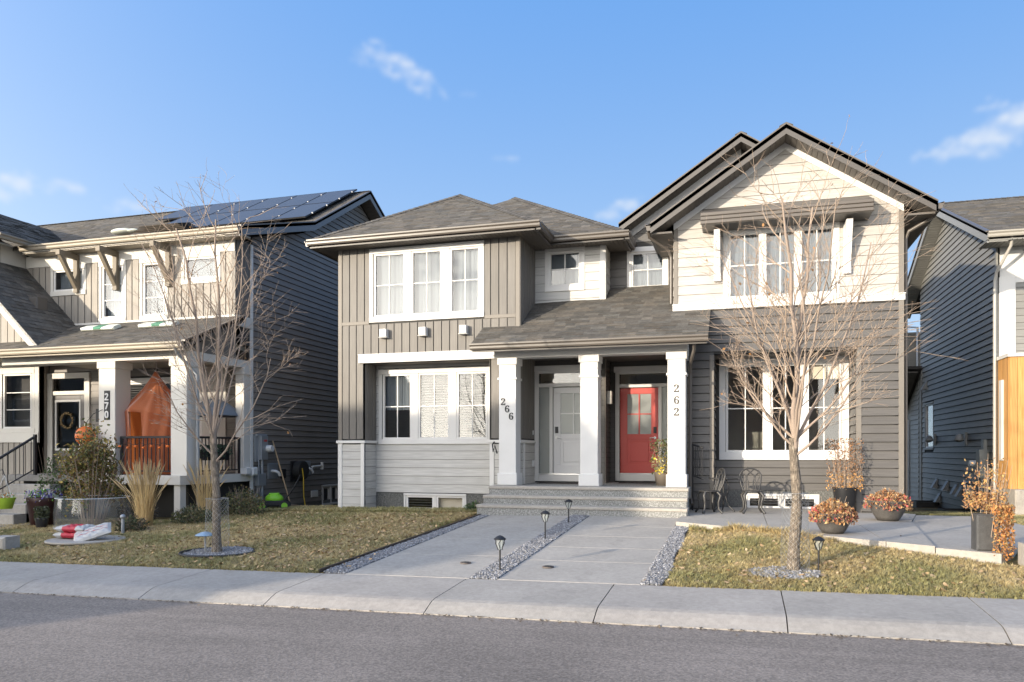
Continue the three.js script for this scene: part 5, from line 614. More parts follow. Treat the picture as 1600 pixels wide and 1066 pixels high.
  stones('gravel_strip', 4500, () => { const d = lerp(9.05, 13.9, q()); return [lerp(-1.115, -0.86 - 0.03 * Math.sin(d * 3), q()), d]; }, 'grey gravel between the walkway and the sunlit lawn');
  stones('gravel_ring', 3200, () => { const a = q() * 6.283, r = Math.sqrt(q()); return [-7.75 + 0.52 * r * Math.cos(a), 10.2 + 0.5 * r * Math.sin(a), 0.012]; }, 'round bed of grey gravel at the foot of the dark tree');
  stones('gravel_patch', 900, () => { const a = q() * 6.283, r = Math.sqrt(q()); return [0.5 + 0.42 * r * Math.cos(a), 9.85 + 0.3 * r * Math.sin(a), 0.01]; }, 'patch of pale gravel at the foot of the sunlit tree');
}
for (const [a, b, d0, d1] of [[-3.225, -2.855, 9.04, 15.08], [-5.0, -4.925, 9.04, 15.08], [-5.12, -4.99, 9.04, 13.2], [-5.26, -5.11, 9.04, 10.6], [-1.125, -0.87, 9.04, 13.9]]) { const f = []; for (let d = d0; d < d1 - 0.01; d += 0.5) { const e = Math.min(d1, d + 0.5); f.push([[a, groundY(a, d) + 0.004, -d], [b, groundY(b, d) + 0.004, -d], [b, groundY(b, e) + 0.004, -e], [a, groundY(a, e) + 0.004, -e]]); } structure('gravel_bed', polyGeo(f), MT.gravelBed || (MT.gravelBed = mat([0.10, 0.10, 0.105], 0.95, { map: TX.grit }))); }
{ const e = []; for (let d = 9.05; d < 15; d += 0.6) { const x = (k) => -5.02 - 0.30 * (1 - (k - 9) / 9); e.push(polyGeo([[[x(d), groundY(-5.3, d) - 0.05, -d], [x(d + 0.6), groundY(-5.3, d + 0.6) - 0.05, -d - 0.6], [x(d + 0.6), groundY(-5.3, d + 0.6) + 0.045, -d - 0.6], [x(d), groundY(-5.3, d) + 0.045, -d]], [[x(d), groundY(-5.3, d) + 0.045, -d], [x(d + 0.6), groundY(-5.3, d + 0.6) + 0.045, -d - 0.6], [x(d + 0.6) - 0.03, groundY(-5.3, d + 0.6) + 0.045, -d - 0.6], [x(d) - 0.03, groundY(-5.3, d) + 0.045, -d]]])); } tag(mk('lawn_edging', e, mat([0.07, 0.05, 0.035], 0.9)), 'dark timber edging between the larger lawn and the gravel', 'edging');
  const ring = []; for (let k = 0; k <= 40; k++) { const a = k / 40 * 6.283; ring.push([-7.75 + 0.56 * Math.cos(a), groundY(-7.75, 10.2) + 0.02, -10.2 + 0.54 * Math.sin(a)]); } tag(mk('bed_edging', tube(ring, 0.022, 6), MT.rubber), 'black edging ring round the gravel bed of the dark tree', 'edging'); }

// ================================================================== small things in the yards
function solarLight(label, x, d, s = 1, cap = MT.iron, group) { const g = thing('path_light', label, 'path light', [x, groundY(x, d), -d], 0, group); mk('stake', tube([[0, -0.06, 0], [0, 0.3 * s, 0]], 0.012, 6), MT.iron, g); mk('cap', lathe([[0, 0.50], [0.04, 0.485], [0.085, 0.45], [0.085, 0.44], [0.0, 0.44]].map(([a, b]) => [a * s, b * s]), 14), cap, g); mk('glass', lathe([[0.02, 0.30], [0.045, 0.36], [0.055, 0.44]].map(([a, b]) => [a * s, b * s]), 12), MT.frosted, g); const f = []; for (let k = 0; k < 6; k++) { const a = k / 6 * 6.283, b = a + 0.5; f.push(tube([[0.03 * s * Math.cos(a), 0.3 * s, 0.03 * s * Math.sin(a)], [0.062 * s * Math.cos(b), 0.39 * s, 0.062 * s * Math.sin(b)], [0.07 * s * Math.cos(a), 0.445 * s, 0.07 * s * Math.sin(a)]], 0.005, 4)); } mk('cage', f, MT.iron, g); return g; }
const PL = 'solar path lights in the gravel strip';
solarLight('black caged path light in the gravel strip, third from the porch steps', -2.97, 9.5, 0.95, MT.iron, PL); solarLight('black caged path light in the gravel strip, second from the porch steps', -3.02, 12.1, 0.95, MT.iron, PL); solarLight('black caged path light in the gravel strip, next to the porch steps', -3.05, 14.0, 0.9, MT.iron, PL);
solarLight('black caged path light on the lawn beside the pale sunlit tree', 0.9, 10.05, 0.85);
{ const g = thing('path_light', 'low path light with a wide pale blue cap beside the dark tree', 'path light', [-7.95, groundY(-7.95, 10.25), -10.15]); mk('stake', tube([[0, -0.05, 0], [0, 0.26, 0]], 0.014, 6), MT.galv, g); mk('cap', lathe([[0, 0.34], [0.06, 0.33], [0.15, 0.29], [0.15, 0.275], [0, 0.27]], 16), mat([0.25, 0.36, 0.48], 0.35), g); }
for (const [x, d, l] of [[-3.6, 9.95, 'small round iron valve cover in the walkway to the white door'], [-2.42, 9.85, 'small round iron valve cover in the walkway to the red door']]) { const g = thing('valve_cover', l, 'valve cover', [x, groundY(x, d) + 0.02, -d]); mk('cover', lathe([[0.06, -0.01], [0.06, 0.006], [0.05, 0.01], [0, 0.01]], 18), MT.iron, g); mk('rim', lathe([[0.075, -0.01], [0.075, 0.005], [0.062, 0.005], [0.062, -0.01]], 18), mat([0.1, 0.08, 0.07], 0.7), g); }
// leafy growth: little leaf faces spread over stems
function foliage(parent, name, n, fn, size, m, seed) { const q = rng(seed), pos = [], nor = [], col = []; for (let i = 0; i < n; i++) { const [p, c] = fn(q, i), s = size * (0.6 + 0.8 * q()), Q = E3(q() * 6.28, q() * 6.28, q() * 6.28), a = new THREE.Vector3(-s * 0.45, 0, 0), b = new THREE.Vector3(0, s, 0.15 * s), d = new THREE.Vector3(s * 0.45, 0, 0), e = new THREE.Vector3(0, -s * 0.7, 0.1 * s), nn = new THREE.Vector3(0, 0, 1).applyQuaternion(Q); for (const v of [a, d, b, a, e, d]) { v.clone().applyQuaternion(Q).add(new THREE.Vector3(...p)).toArray(pos, pos.length); nor.push(nn.x, nn.y, nn.z); col.push(...c); } } const g = new THREE.BufferGeometry(); g.setAttribute('position', new THREE.Float32BufferAttribute(pos, 3)); g.setAttribute('normal', new THREE.Float32BufferAttribute(nor, 3)); g.setAttribute('color', new THREE.Float32BufferAttribute(col, 3)); return stuff(mk(name, g, m, parent)); }
const mixc = (q, list) => { const c = list[Math.floor(q() * list.length)], v = 0.65 + 0.7 * q(); return c.map((k) => k * v); };
const LEAF = leaf([1, 1, 1], 0.3);
function stems(parent, n, r, h, seed, m = MT.twig, rad = 0.006) { const q = rng(seed), g = []; for (let i = 0; i < n; i++) { const a = q() * 6.28, o = r * Math.sqrt(q()), k = 0.6 + 0.4 * q(); g.push(tube([[o * 0.3 * Math.cos(a), 0, o * 0.3 * Math.sin(a)], [o * 0.6 * Math.cos(a), h * k * 0.5, o * 0.6 * Math.sin(a)], [o * Math.cos(a), h * k, o * Math.sin(a)]], [rad, rad * 0.8, rad * 0.4], 4, false)); } return mk('stems', g, m, parent); }
function bowlPlanter(label, x, d, y, r, h, seed) { const g = thing('bowl_planter', label, 'planter', [x, y, -d]); mk('bowl', lathe([[0, 0], [r * 0.48, 0], [r * 0.62, h * 0.2], [r * 0.9, h * 0.75], [r, h], [r * 0.95, h], [r * 0.86, h * 0.78], [r * 0.5, h * 0.7], [0, h * 0.7]], 30), mat([0.13, 0.12, 0.11], 0.6, { map: TX.grit }), g); stems(g, 26, r * 0.9, h + 0.26, seed); foliage(g, 'flowers', 1700, (q) => { const a = q() * 6.283, o = Math.sqrt(q()) * r * 1.12, hang = o > r * 0.95 ? -0.14 * q() : 0; return [[o * Math.cos(a), h * 0.93 + hang + 0.24 * q() * (1.15 - o / r / 1.2), o * Math.sin(a)], mixc(q, o > r * 0.75 && q() < 0.22 ? [[0.42, 0.05, 0.07], [0.5, 0.12, 0.1]] : [[0.55, 0.30, 0.12], [0.62, 0.40, 0.18], [0.40, 0.17, 0.06], [0.30, 0.2, 0.1]])]; }, 0.032, LEAF, seed + 1); return g; }
bowlPlanter('grey bowl planter of dried orange flowers standing at the patio edge', 1.33, 12.6, 0.47, 0.31, 0.31, 501);
bowlPlanter('grey bowl planter of dried flowers by the corner post of the duplex', 2.52, 15.2, 0.47, 0.36, 0.36, 511);
{ const g = thing('tall_planter', 'tall dark planter with a dried brown shrub against the corner post', 'planter', [2.0, 0.47, -16.8]); mk('pot', lathe([[0, 0], [0.16, 0], [0.24, 0.5], [0.25, 0.52], [0.22, 0.52], [0.2, 0.45], [0, 0.45]], 24), MT.iron, g); stems(g, 40, 0.36, 1.5, 521, MT.twig, 0.006); foliage(g, 'dry_leaves', 1500, (q) => { const a = q() * 6.28, o = Math.sqrt(q()) * 0.36, y = 0.45 + 1.05 * q(); return [[o * Math.cos(a), y, o * Math.sin(a)], mixc(q, y < 0.8 ? [[0.6, 0.33, 0.1], [0.5, 0.25, 0.08]] : [[0.36, 0.19, 0.09], [0.25, 0.14, 0.07]])]; }, 0.026, LEAF, 522); }
{ const g = thing('square_planter', 'square dark planter trailing dry orange creeper at the end of the patio', 'planter', [2.98, 0.45, -11.15]); mk('pot', [cbox(-0.13, 0.13, 0, 0.46, -0.13, 0.13, 0.02), box(-0.11, 0.11, 0.45, 0.465, -0.11, 0.11)], mat([0.10, 0.10, 0.10], 0.6, { map: TX.grit }), g); stems(g, 22, 0.3, 1.25, 531); foliage(g, 'trailing_leaves', 3000, (q) => { const a = q() * 6.28; if (q() < 0.62) { const o = 0.15 + 0.1 * q(), y = 0.58 - 0.66 * Math.pow(q(), 1.3); return [[Math.abs(Math.cos(a)) * o * 1.15 + 0.0, y, Math.sin(a) * o * 0.9 + 0.12], mixc(q, [[0.62, 0.26, 0.07], [0.5, 0.24, 0.08], [0.45, 0.28, 0.1]])]; } const o = 0.25 * Math.sqrt(q()), y = 0.52 + 0.22 * q() + (q() < 0.3 ? 0.45 * q() : 0); return [[o * Math.cos(a), y, o * Math.sin(a)], mixc(q, [[0.6, 0.3, 0.1], [0.42, 0.22, 0.1], [0.5, 0.33, 0.12]])]; }, 0.024, LEAF, 532);
  tag(mk('concrete_block', move(cbox(-0.13, 0.13, 0, 0.3, -0.13, 0.13, 0.02), 3.38, groundY(3.4, 10.7) - 0.02, -10.72), MT.concrete), 'small pale concrete block at the corner of the patio by the trailing creeper', 'concrete block'); }
{ const g = thing('potted_plant', 'potted plant with yellow flowers behind the porch column by the red door', 'potted plant', [-1.62, 0.97, -16.95]); mk('pot', lathe([[0, 0], [0.14, 0], [0.19, 0.28], [0.2, 0.3], [0.17, 0.3], [0, 0.26]], 20), mat([0.16, 0.13, 0.1], 0.6), g); stems(g, 16, 0.22, 0.95, 541); foliage(g, 'leaves', 700, (q) => { const a = q() * 6.28, o = Math.sqrt(q()) * 0.27, y = 0.25 + 0.75 * q(); return [[o * Math.cos(a), y, o * Math.sin(a)], y < 0.62 && q() < 0.6 ? mixc(q, [[0.75, 0.55, 0.03], [0.65, 0.62, 0.3]]) : mixc(q, [[0.09, 0.13, 0.04], [0.16, 0.15, 0.05], [0.2, 0.14, 0.06]])]; }, 0.036, LEAF, 542); }
// bistro set
function bistroChair(label, x, d, turn) { const g = thing('bistro_chair', label, 'chair', [x, 0.47, -d], turn, 'bistro chairs on the patio'), m = MT.castIron; const ring = (r, y, sz = 1) => Array.from({ length: 21 }, (_, k) => [r * Math.cos(k / 20 * 6.283), y, sz * r * Math.sin(k / 20 * 6.283)]);
  mk('seat', [lathe([[0, 0.425], [0.18, 0.425], [0.2, 0.435], [0.2, 0.45], [0.18, 0.452], [0, 0.445]], 22)], m, g);
  for (const [sx, sz] of [[-1, 1], [1, 1], [-1, -1], [1, -1]]) mk('leg', tube([[sx * 0.13, 0.43, sz * 0.12], [sx * 0.185, 0.36, sz * 0.17], [sx * 0.15, 0.22, sz * 0.14], [sx * 0.15, 0.1, sz * 0.145], [sx * 0.21, 0.01, sz * 0.2]], [0.03, 0.032, 0.023, 0.021, 0.026], 7), m, g);
  const bz = -0.19, arch = []; for (let k = 0; k <= 16; k++) { const a = Math.PI * k / 16; arch.push([-0.21 * Math.cos(a) * (1 - 0.15 * Math.sin(a) * 0), 0.72 + 0.17 * Math.sin(a), bz - 0.06 - 0.03 * Math.sin(a)]); }
  mk('back_frame', [tube([[-0.15, 0.44, bz + 0.03], [-0.19, 0.58, bz - 0.03], ...arch, [0.19, 0.58, bz - 0.03], [0.15, 0.44, bz + 0.03]], 0.017, 7)], m, g);
  const petals = []; for (const s of [-1, 1]) { petals.push(tube([[s * 0.09, 0.44, bz + 0.02], [s * 0.10, 0.62, bz - 0.04], [s * 0.06, 0.76, bz - 0.07], [s * -0.06, 0.86, bz - 0.085]], 0.013, 6), tube([[s * 0.045, 0.44, bz + 0.02], [s * 0.05, 0.62, bz - 0.04], [s * 0.10, 0.75, bz - 0.07], [s * 0.17, 0.81, bz - 0.075]], 0.013, 6), tube([[s * 0.13, 0.5, bz], [s * 0.14, 0.64, bz - 0.04], [s * 0.18, 0.73, bz - 0.06]], 0.008, 6)); } mk('back_tracery', petals, m, g); return g; }
bistroChair('iron bistro chair with a fan shaped back on the porch side of the small table', -0.62, 16.05, -1.15); bistroChair('iron bistro chair with a fan shaped back standing before the basement window', 0.22, 16.2, 0.15);
{ const g = thing('bistro_table', 'small round iron table between the two bistro chairs', 'table', [-0.34, 0.47, -16.55]); mk('table_top', lathe([[0, 0.66], [0.28, 0.66], [0.3, 0.67], [0.3, 0.685], [0.28, 0.69], [0, 0.69]], 30), MT.castIron, g); for (let k = 0; k < 3; k++) { const a = k / 3 * 6.283 + 0.4, c = Math.cos(a), s = Math.sin(a); mk('leg', tube([[0.05 * c, 0.66, 0.05 * s], [0.12 * c, 0.5, 0.12 * s], [0.04 * c, 0.3, 0.04 * s], [0.1 * c, 0.12, 0.1 * s], [0.24 * c, 0.01, 0.24 * s]], 0.013, 7), MT.castIron, g); } }
tag(mk('wall_hook', tube([[-5.30, 1.92, -16.52], [-5.30, 1.86, -16.4], [-5.28, 1.7, -16.38], [-5.24, 1.84, -16.38], [-5.2, 1.66, -16.42]], 0.016, 6), MT.iron), 'black iron hose hook on the white post beside the numbered porch column', 'hook');
// things on and before the decorated porch
{
  const gY = (x, d) => groundY(x, d);
  const tent = thing('gauze_canopy', 'sheer orange halloween gauze canopy hanging behind the porch railing', 'canopy', [-13.2, 1.16, -15.1]); const N = 96, ctl = [[0.03, 2.42], [0.1, 2.3], [0.3, 2.0], [0.55, 1.72], [0.76, 1.52], [0.80, 1.46], [0.77, 1.3], [0.74, 1.0], [0.76, 0.5], [0.78, 0.03]], M2 = 45, prof = Array.from({ length: M2 }, (_, i) => { const t = i / (M2 - 1) * (ctl.length - 1), k = Math.min(ctl.length - 2, Math.floor(t)); return [lerp(ctl[k][0], ctl[k + 1][0], t - k), lerp(ctl[k][1], ctl[k + 1][1], t - k)]; });
  const pt = (i, k) => { const a = k / N * 6.283, [r, y] = prof[i], dn = clamp((2.3 - y) / 0.6), w = 1 + dn * (0.05 * Math.sin(a * 11 + y * 1.5) + 0.04 * Math.sin(a * 4 + y) + 0.02 * Math.sin(a * 23 + y * 5)), sq = lerp(1, 1 / Math.max(Math.abs(Math.cos(a)), Math.abs(Math.sin(a))) * 0.35 + 0.65, dn); return [r * w * sq * Math.cos(a), y + 0.05 * Math.cos(a * 4) * clamp(1 - Math.abs(y - 1.5) / 0.4), r * w * sq * 0.85 * Math.sin(a)]; };
  const gz = new THREE.BufferGeometry(), gv = [], gi = []; for (let i = 0; i < M2; i++) for (let k = 0; k < N; k++) gv.push(...pt(i, k)); for (let i = 0; i + 1 < M2; i++) for (let k = 0; k < N; k++) { if (prof[i][1] < 1.42 && k > 20 && k < 26) continue; const a = i * N + k, b = i * N + (k + 1) % N; gi.push(a, b, b + N, a, b + N, a + N); } gz.setAttribute('position', new THREE.Float32BufferAttribute(gv, 3)); gz.setIndex(gi); gz.computeVertexNormals();
  mk('gauze', gz, mat([0.88, 0.27, 0.08], 0.9, { transmission: 0.62, thickness: 0, side: THREE.DoubleSide, map: TX.cloth }), tent); mk('hanging_ring', [lathe([[0.02, 2.42], [0.06, 2.46], [0.0, 2.5]], 10), tube([[0, 2.48, 0], [0, 2.75, 0]], 0.006, 4)], MT.iron, tent);
  const lights = thing('pumpkin_light_string', 'string of small orange pumpkin lights along the porch railing', 'string lights', [-13.5, 0, -14.3]); mk('cord', tube(Array.from({ length: 15 }, (_, i) => [i * 0.104, 1.9 - 0.06 * Math.sin(i * 1.05) ** 2, 0.05]), 0.006, 4), MT.rubber, lights); for (let i = 0; i < 7; i++) mk('pumpkin_light', sph(0.08 + i * 0.215, 1.82 - 0.03 * (i % 2), 0.07, 0.035, 1, 0.8, 1, 10), mat([0.75, 0.18, 0.03], 0.5), lights);
  const pk = thing('pumpkin_lantern', 'orange carved pumpkin lantern hung at the numbered porch column', 'pumpkin', [-14.1, 2.05, -13.95]), gp = new THREE.SphereGeometry(0.2, 28, 16), pp = gp.attributes.position; for (let i = 0; i < pp.count; i++) { const a = Math.atan2(pp.getZ(i), pp.getX(i)), k = 1 + 0.06 * Math.abs(Math.cos(a * 5)); pp.setXYZ(i, pp.getX(i) * k, pp.getY(i) * 1.1, pp.getZ(i) * k); } gp.computeVertexNormals(); mk('rind', gp, mat([0.62, 0.14, 0.02], 0.45), pk); mk('stalk', tube([[0, 0.2, 0], [0.03, 0.3, 0]], 0.022, 6), mat([0.1, 0.12, 0.03], 0.8), pk); mk('carved_face', [polyGeo([[[-0.09, 0.05, 0.205], [-0.03, 0.05, 0.22], [-0.06, 0.1, 0.205]]]), polyGeo([[[0.03, 0.05, 0.22], [0.09, 0.05, 0.205], [0.06, 0.1, 0.205]]]), polyGeo([[[-0.1, -0.06, 0.2], [0, -0.1, 0.216], [0.1, -0.06, 0.2], [0.04, -0.05, 0.222], [-0.04, -0.05, 0.222]]])], MT.iron, pk); mk('hanger', tube([[0, 0.28, 0], [0.1, 0.5, -0.12], [0.24, 0.6, -0.24]], 0.008, 5), MT.iron, pk);
  // shrub in its plastic ring
  const sx = -12.9, sd = 12.9, sh = thing('leafy_shrub', 'tall yellowing shrub growing out of a clear plastic ring', 'shrub', [sx, gY(sx, sd), -sd]); stems(sh, 46, 0.75, 1.75, 621, MT.twig, 0.009); const clumps = Array.from({ length: 34 }, (_, i) => { const h = rng(900 + i), a = h() * 6.28, y = 0.45 + 1.25 * h(), o = 0.68 * Math.sqrt(h()) * (1.15 - 0.35 * y); return [o * Math.cos(a), y + 0.35 * (h() - 0.3), o * Math.sin(a), 0.12 + 0.16 * h()]; }); foliage(sh, 'leaves', 4600, (q2) => { const c = clumps[Math.floor(q2() * clumps.length)], a = q2() * 6.28, e = q2() * 2 - 1, w = c[3] * Math.pow(q2(), 0.5), y = c[1] + w * e * 1.5, o = 1; return [[c[0] + w * Math.cos(a), Math.max(0.1, y), c[2] + w * Math.sin(a)], mixc(q2, [[0.30, 0.24, 0.05], [0.16, 0.17, 0.05], [0.11, 0.13, 0.045], [0.22, 0.13, 0.05], [0.38, 0.28, 0.08], [0.16, 0.10, 0.05]])]; }, 0.042, LEAF, 622);
  const rg = thing('plastic_ring', 'clear plastic ring standing round the foot of the yellowing shrub', 'plant ring', [sx + 0.05, gY(sx, sd), -sd]); mk('sheet', [lathe([[0.70, 0.0], [0.71, 0.3], [0.68, 0.6]], 36)], mat([0.9, 0.93, 0.95], 0.08, { transmission: 0.95, thickness: 0, side: THREE.DoubleSide }), rg); mk('rim', [lathe([[0.675, 0.6], [0.685, 0.61], [0.69, 0.6]], 36), lathe([[0.695, 0.0], [0.71, 0.02], [0.715, 0]], 36)], mat([0.6, 0.65, 0.68], 0.4), rg);
  const plume = (name, label, x, d, h, n, seed, group) => { const g = thing(name, label, 'ornamental grass', [x, gY(x, d), -d], 0, group), r = rng(seed), bl = [], hd = []; for (let i = 0; i < n; i++) { const a = r() * 6.28, o = 0.15 * Math.sqrt(r()), k = 0.35 + 0.6 * Math.sqrt(r()), l = 0.03 + 0.42 * r() * r(), x1 = Math.cos(a) * o, z1 = Math.sin(a) * o, w = 0.0035, B = (t) => [x1 + Math.cos(a) * l * t * t, h * k * (t - 0.12 * t * t * l / 0.5), z1 + Math.sin(a) * l * t * t], seg = [0, 0.3, 0.6, 0.85, 1].map(B); bl.push(polyGeo(seg.slice(1).map((p, n) => { const o = seg[n], w0 = w * (1 - n * 0.2), w1 = w * (0.8 - n * 0.2); return [[o[0] - w0, o[1], o[2]], [o[0] + w0, o[1], o[2]], [p[0] + w1, p[1], p[2]], [p[0] - w1, p[1], p[2]]]; }))); if (r() < 0.35) { const p = B(0.8), e = B(1.0), t = B(1.18); hd.push(tube([p, e, t], [0.003, 0.013, 0.003], 4, false)); } } const m = mat([0.62, 0.46, 0.22], 0.9, { transmission: 0.25, thickness: 0, side: THREE.DoubleSide }); stuff(mk('blades', bl, m, g)); stuff(mk('seed_heads', hd, mat([0.52, 0.38, 0.2], 0.95), g)); return g; };
  plume('ornamental_grass', 'tall straw coloured ornamental grass before the orange canopy', -11.55, 12.9, 1.3, 330, 631); plume('ornamental_grass', 'shorter straw coloured grass by the porch corner near the dark tree', -11.2, 14.3, 1.25, 170, 632);
  const low = (label, x, d, r, h, n, cols, seed) => { const g = thing('low_plant', label, 'plant', [x, gY(x, d), -d]); stems(g, 18, r, h, seed, MT.twig, 0.005); foliage(g, 'leaves', n, (q2) => { const a = q2() * 6.28, o = Math.sqrt(q2()) * r, y = h * (0.05 + 0.9 * q2() * (1.1 - o / r * 0.6)); return [[o * Math.cos(a), y, o * Math.sin(a)], mixc(q2, cols)]; }, 0.035, LEAF, seed + 1); };
  const gr = [[0.07, 0.09, 0.03], [0.10, 0.11, 0.04], [0.14, 0.12, 0.05]];
  low('low dark green plant under the porch corner', -10.95, 13.6, 0.42, 0.42, 1100, gr, 641); low('dark bushy plant in front of the meter wall', -10.7, 14.9, 0.5, 0.7, 1500, [...gr, [0.2, 0.15, 0.06]], 643); low('green bush next to the stair handrail', -15.0, 14.0, 0.4, 1.7, 1500, [[0.06, 0.11, 0.03], [0.08, 0.13, 0.04]], 645); low('withered plant below the straw coloured grass', -11.3, 12.3, 0.3, 0.35, 600, [[0.12, 0.09, 0.05], [0.07, 0.08, 0.03]], 647); low('low creeping plant by the basement window', -5.62, 16.2, 0.28, 0.24, 500, [[0.05, 0.1, 0.03], [0.08, 0.14, 0.04]], 649); low('dry plant spilling from beneath the porch skirt', -12.5, 13.75, 0.4, 0.6, 700, [[0.14, 0.1, 0.06], [0.1, 0.08, 0.05]], 651);
  // pots and halloween figures
  const pot = (label, x, d, r, h, c, flowers, seed) => { const g = thing('plant_pot', label, 'plant pot', [x, gY(x, d), -d]); mk('pot', lathe([[0, 0], [r * 0.72, 0], [r * 0.95, h * 0.85], [r, h], [r * 0.9, h], [r * 0.85, h * 0.86], [0, h * 0.86]], 24), mat(c, 0.4), g); foliage(g, 'flowers', 420, (q2) => { const a = q2() * 6.28, o = Math.sqrt(q2()) * r * 1.05; return [[o * Math.cos(a), h * 0.85 + 0.26 * q2(), o * Math.sin(a)], mixc(q2, flowers)]; }, 0.04, LEAF, seed); };
  pot('large dark maroon pot with mixed flowers by the porch steps', -14.15, 12.9, 0.32, 0.6, [0.035, 0.012, 0.012], [[0.12, 0.35, 0.04], [0.12, 0.1, 0.4], [0.6, 0.6, 0.65], [0.2, 0.12, 0.05]], 661); pot('large black pot with dry plants at the edge of the paved path', -16.1, 12.9, 0.42, 0.62, [0.015, 0.014, 0.014], [[0.4, 0.38, 0.3], [0.15, 0.16, 0.06]], 663); pot('small dark pot tucked beside the clear plastic ring', -13.75, 12.5, 0.13, 0.22, [0.03, 0.03, 0.035], [[0.08, 0.09, 0.04]], 665);
  const hk = thing('hanging_basket', 'lime green hanging basket on a black shepherd hook', 'hanging basket', [-14.5, gY(-14.5, 12.3), -12.3]); mk('hook', tube([[-0.25, 0, 0], [-0.25, 1.05, 0], [-0.2, 1.2, 0], [-0.05, 1.22, 0], [0, 1.1, 0]], 0.01, 6), MT.iron, hk); mk('basket', lathe([[0, 0.42], [0.14, 0.42], [0.2, 0.64], [0.215, 0.65], [0.18, 0.64], [0, 0.6]], 22), mat([0.42, 0.62, 0.06], 0.45), hk); mk('hanger', [0, 2.1, 4.2].map((a) => tube([[0.2 * Math.cos(a), 0.64, 0.2 * Math.sin(a)], [0, 1.1, 0]], 0.005, 4)), MT.pvc, hk); foliage(hk, 'flowers', 160, (q2) => [[(q2() - 0.5) * 0.3, 0.63 + 0.1 * q2(), (q2() - 0.5) * 0.3], mixc(q2, [[0.7, 0.7, 0.7], [0.2, 0.3, 0.08], [0.7, 0.2, 0.05]])], 0.03, LEAF, 667);
  const wt = thing('cloaked_figure', 'small black cloaked halloween figure hanging on the stair post', 'halloween figure', [-15.95, gY(-16, 12.7) + 0.42, -12.55]); mk('cloak', lathe([[0.2, 0], [0.17, 0.1], [0.1, 0.34], [0.06, 0.46], [0.0, 0.48]], 14), mat([0.018, 0.018, 0.022], 0.9), wt); mk('head', sph(0, 0.53, 0.01, 0.065, 1, 1.1, 1, 12), mat([0.45, 0.45, 0.42], 0.7), wt); mk('hat', lathe([[0.13, 0.57], [0.06, 0.59], [0.02, 0.76], [0, 0.77]], 14), MT.rubber, wt); mk('stake', tube([[0, -0.45, 0], [0, 0.05, 0]], 0.012, 5), MT.iron, wt);
  tag(mk('paved_path', polyGeo([[[-18, 0.14, -12.0], [-14.3, 0.20, -12.0], [-14.6, 0.3, -13.6], [-18, 0.28, -13.6]].map(([x, , z]) => [x, groundY(x, -z) + 0.025, z])]), MT.concrete), 'pale paved path leading to the decorated porch steps', 'path').userData.kind = 'structure';
  // soil bags on a round concrete lid
  tag(mk('round_slab', lathe([[0, 0.05], [0.62, 0.05], [0.64, 0.04], [0.64, 0], [0, 0]], 30).translate(-11.1, gY(-11.1, 11.0), -11.0), MT.concrete), 'round concrete lid lying in the lawn under the soil bags', 'concrete lid');
  const bag = (label, x, y, d, ry, rx, band) => { const g = thing('soil_bag', label, 'bag', [x, y, -d], ry, 'bags stacked on the concrete lid'); g.rotation.x = rx; g.scale.set(0.9, 0.8, 0.9); const N2 = 14, P = (u, v, s) => { const e = Math.pow(Math.max(0, (1 - u ** 4) * (1 - v ** 4)), 0.45); return [u * 0.34, 0.085 + s * 0.07 * e + (0.010 * Math.sin(u * 9 + v * 5) + 0.007 * Math.sin(u * 17 - v * 11)) * e, v * 0.22]; }, F = (a, b, s) => { const o = []; for (let i = 0; i < N2; i++) for (let j = 0; j < N2; j++) { const u0 = -1 + 2 * i / N2, u1 = -1 + 2 * (i + 1) / N2, v0 = -1 + 2 * j / N2, v1 = -1 + 2 * (j + 1) / N2; if (u0 < a || u1 > b) continue; o.push(s > 0 ? [P(u0, v0, s), P(u0, v1, s), P(u1, v1, s), P(u1, v0, s)] : [P(u0, v0, s), P(u1, v0, s), P(u1, v1, s), P(u0, v1, s)]); } return polyGeo(o); }; const wm = mat([0.46, 0.45, 0.43], 0.5), rm = mat([0.45, 0.03, 0.05], 0.5); if (band) { mk('sack', [F(-1.01, -0.42, 1), F(0.42, 1.01, 1), F(-1.01, -0.42, -1), F(0.42, 1.01, -1)], wm, g); mk('printed_band', [F(-0.44, 0.44, 1), F(-0.44, 0.44, -1)], rm, g); } else { mk('sack', [F(-1.01, 1.01, 1), F(-1.01, 1.01, -1)], wm, g); mk('printed_stripe', [[-0.25, 1], [0.25, 1]].map(([v]) => { const o = []; for (let i = 0; i < 12; i++) { const u0 = -0.85 + 1.7 * i / 12, u1 = -0.85 + 1.7 * (i + 1) / 12; const p = (u, w) => { const r = P(u, v + w, 1); return [r[0], r[1] + 0.003, r[2]]; }; o.push([p(u0, -0.03), p(u0, 0.03), p(u1, 0.03), p(u1, -0.03)]); } return polyGeo(o); }), rm, g); } };
  const by = gY(-11.2, 11.0) + 0.05; bag('white and red soil bag lying at the bottom of the pile', -11.35, by, 11.0, 0.15, 0, true); bag('white and red soil bag lying on top of another bag', -11.32, by + 0.115, 11.0, 0.1, 0.03, true); bag('white bag with thin red stripes slumped against the pile', -10.85, by + 0.06, 10.92, 0.7, 0.5, false);
  { const g = thing('yard_post', 'short grey post standing behind the soil bags', 'post', [-11.15, gY(-11.2, 11.9), -11.9]); mk('post', tube([[0, 0, 0], [0, 0.3, 0]], 0.03, 8), MT.galv, g); mk('cap', sph(0, 0.33, 0, 0.05), MT.galv, g); }
  tag(mk('concrete_block', move(cbox(-0.2, 0.12, 0, 0.22, -0.15, 0.15, 0.03), -11.75, gY(-11.75, 10.1), -10.0), MT.concrete), 'grey concrete block lying at the edge of the pavement by the larger lawn', 'concrete block');
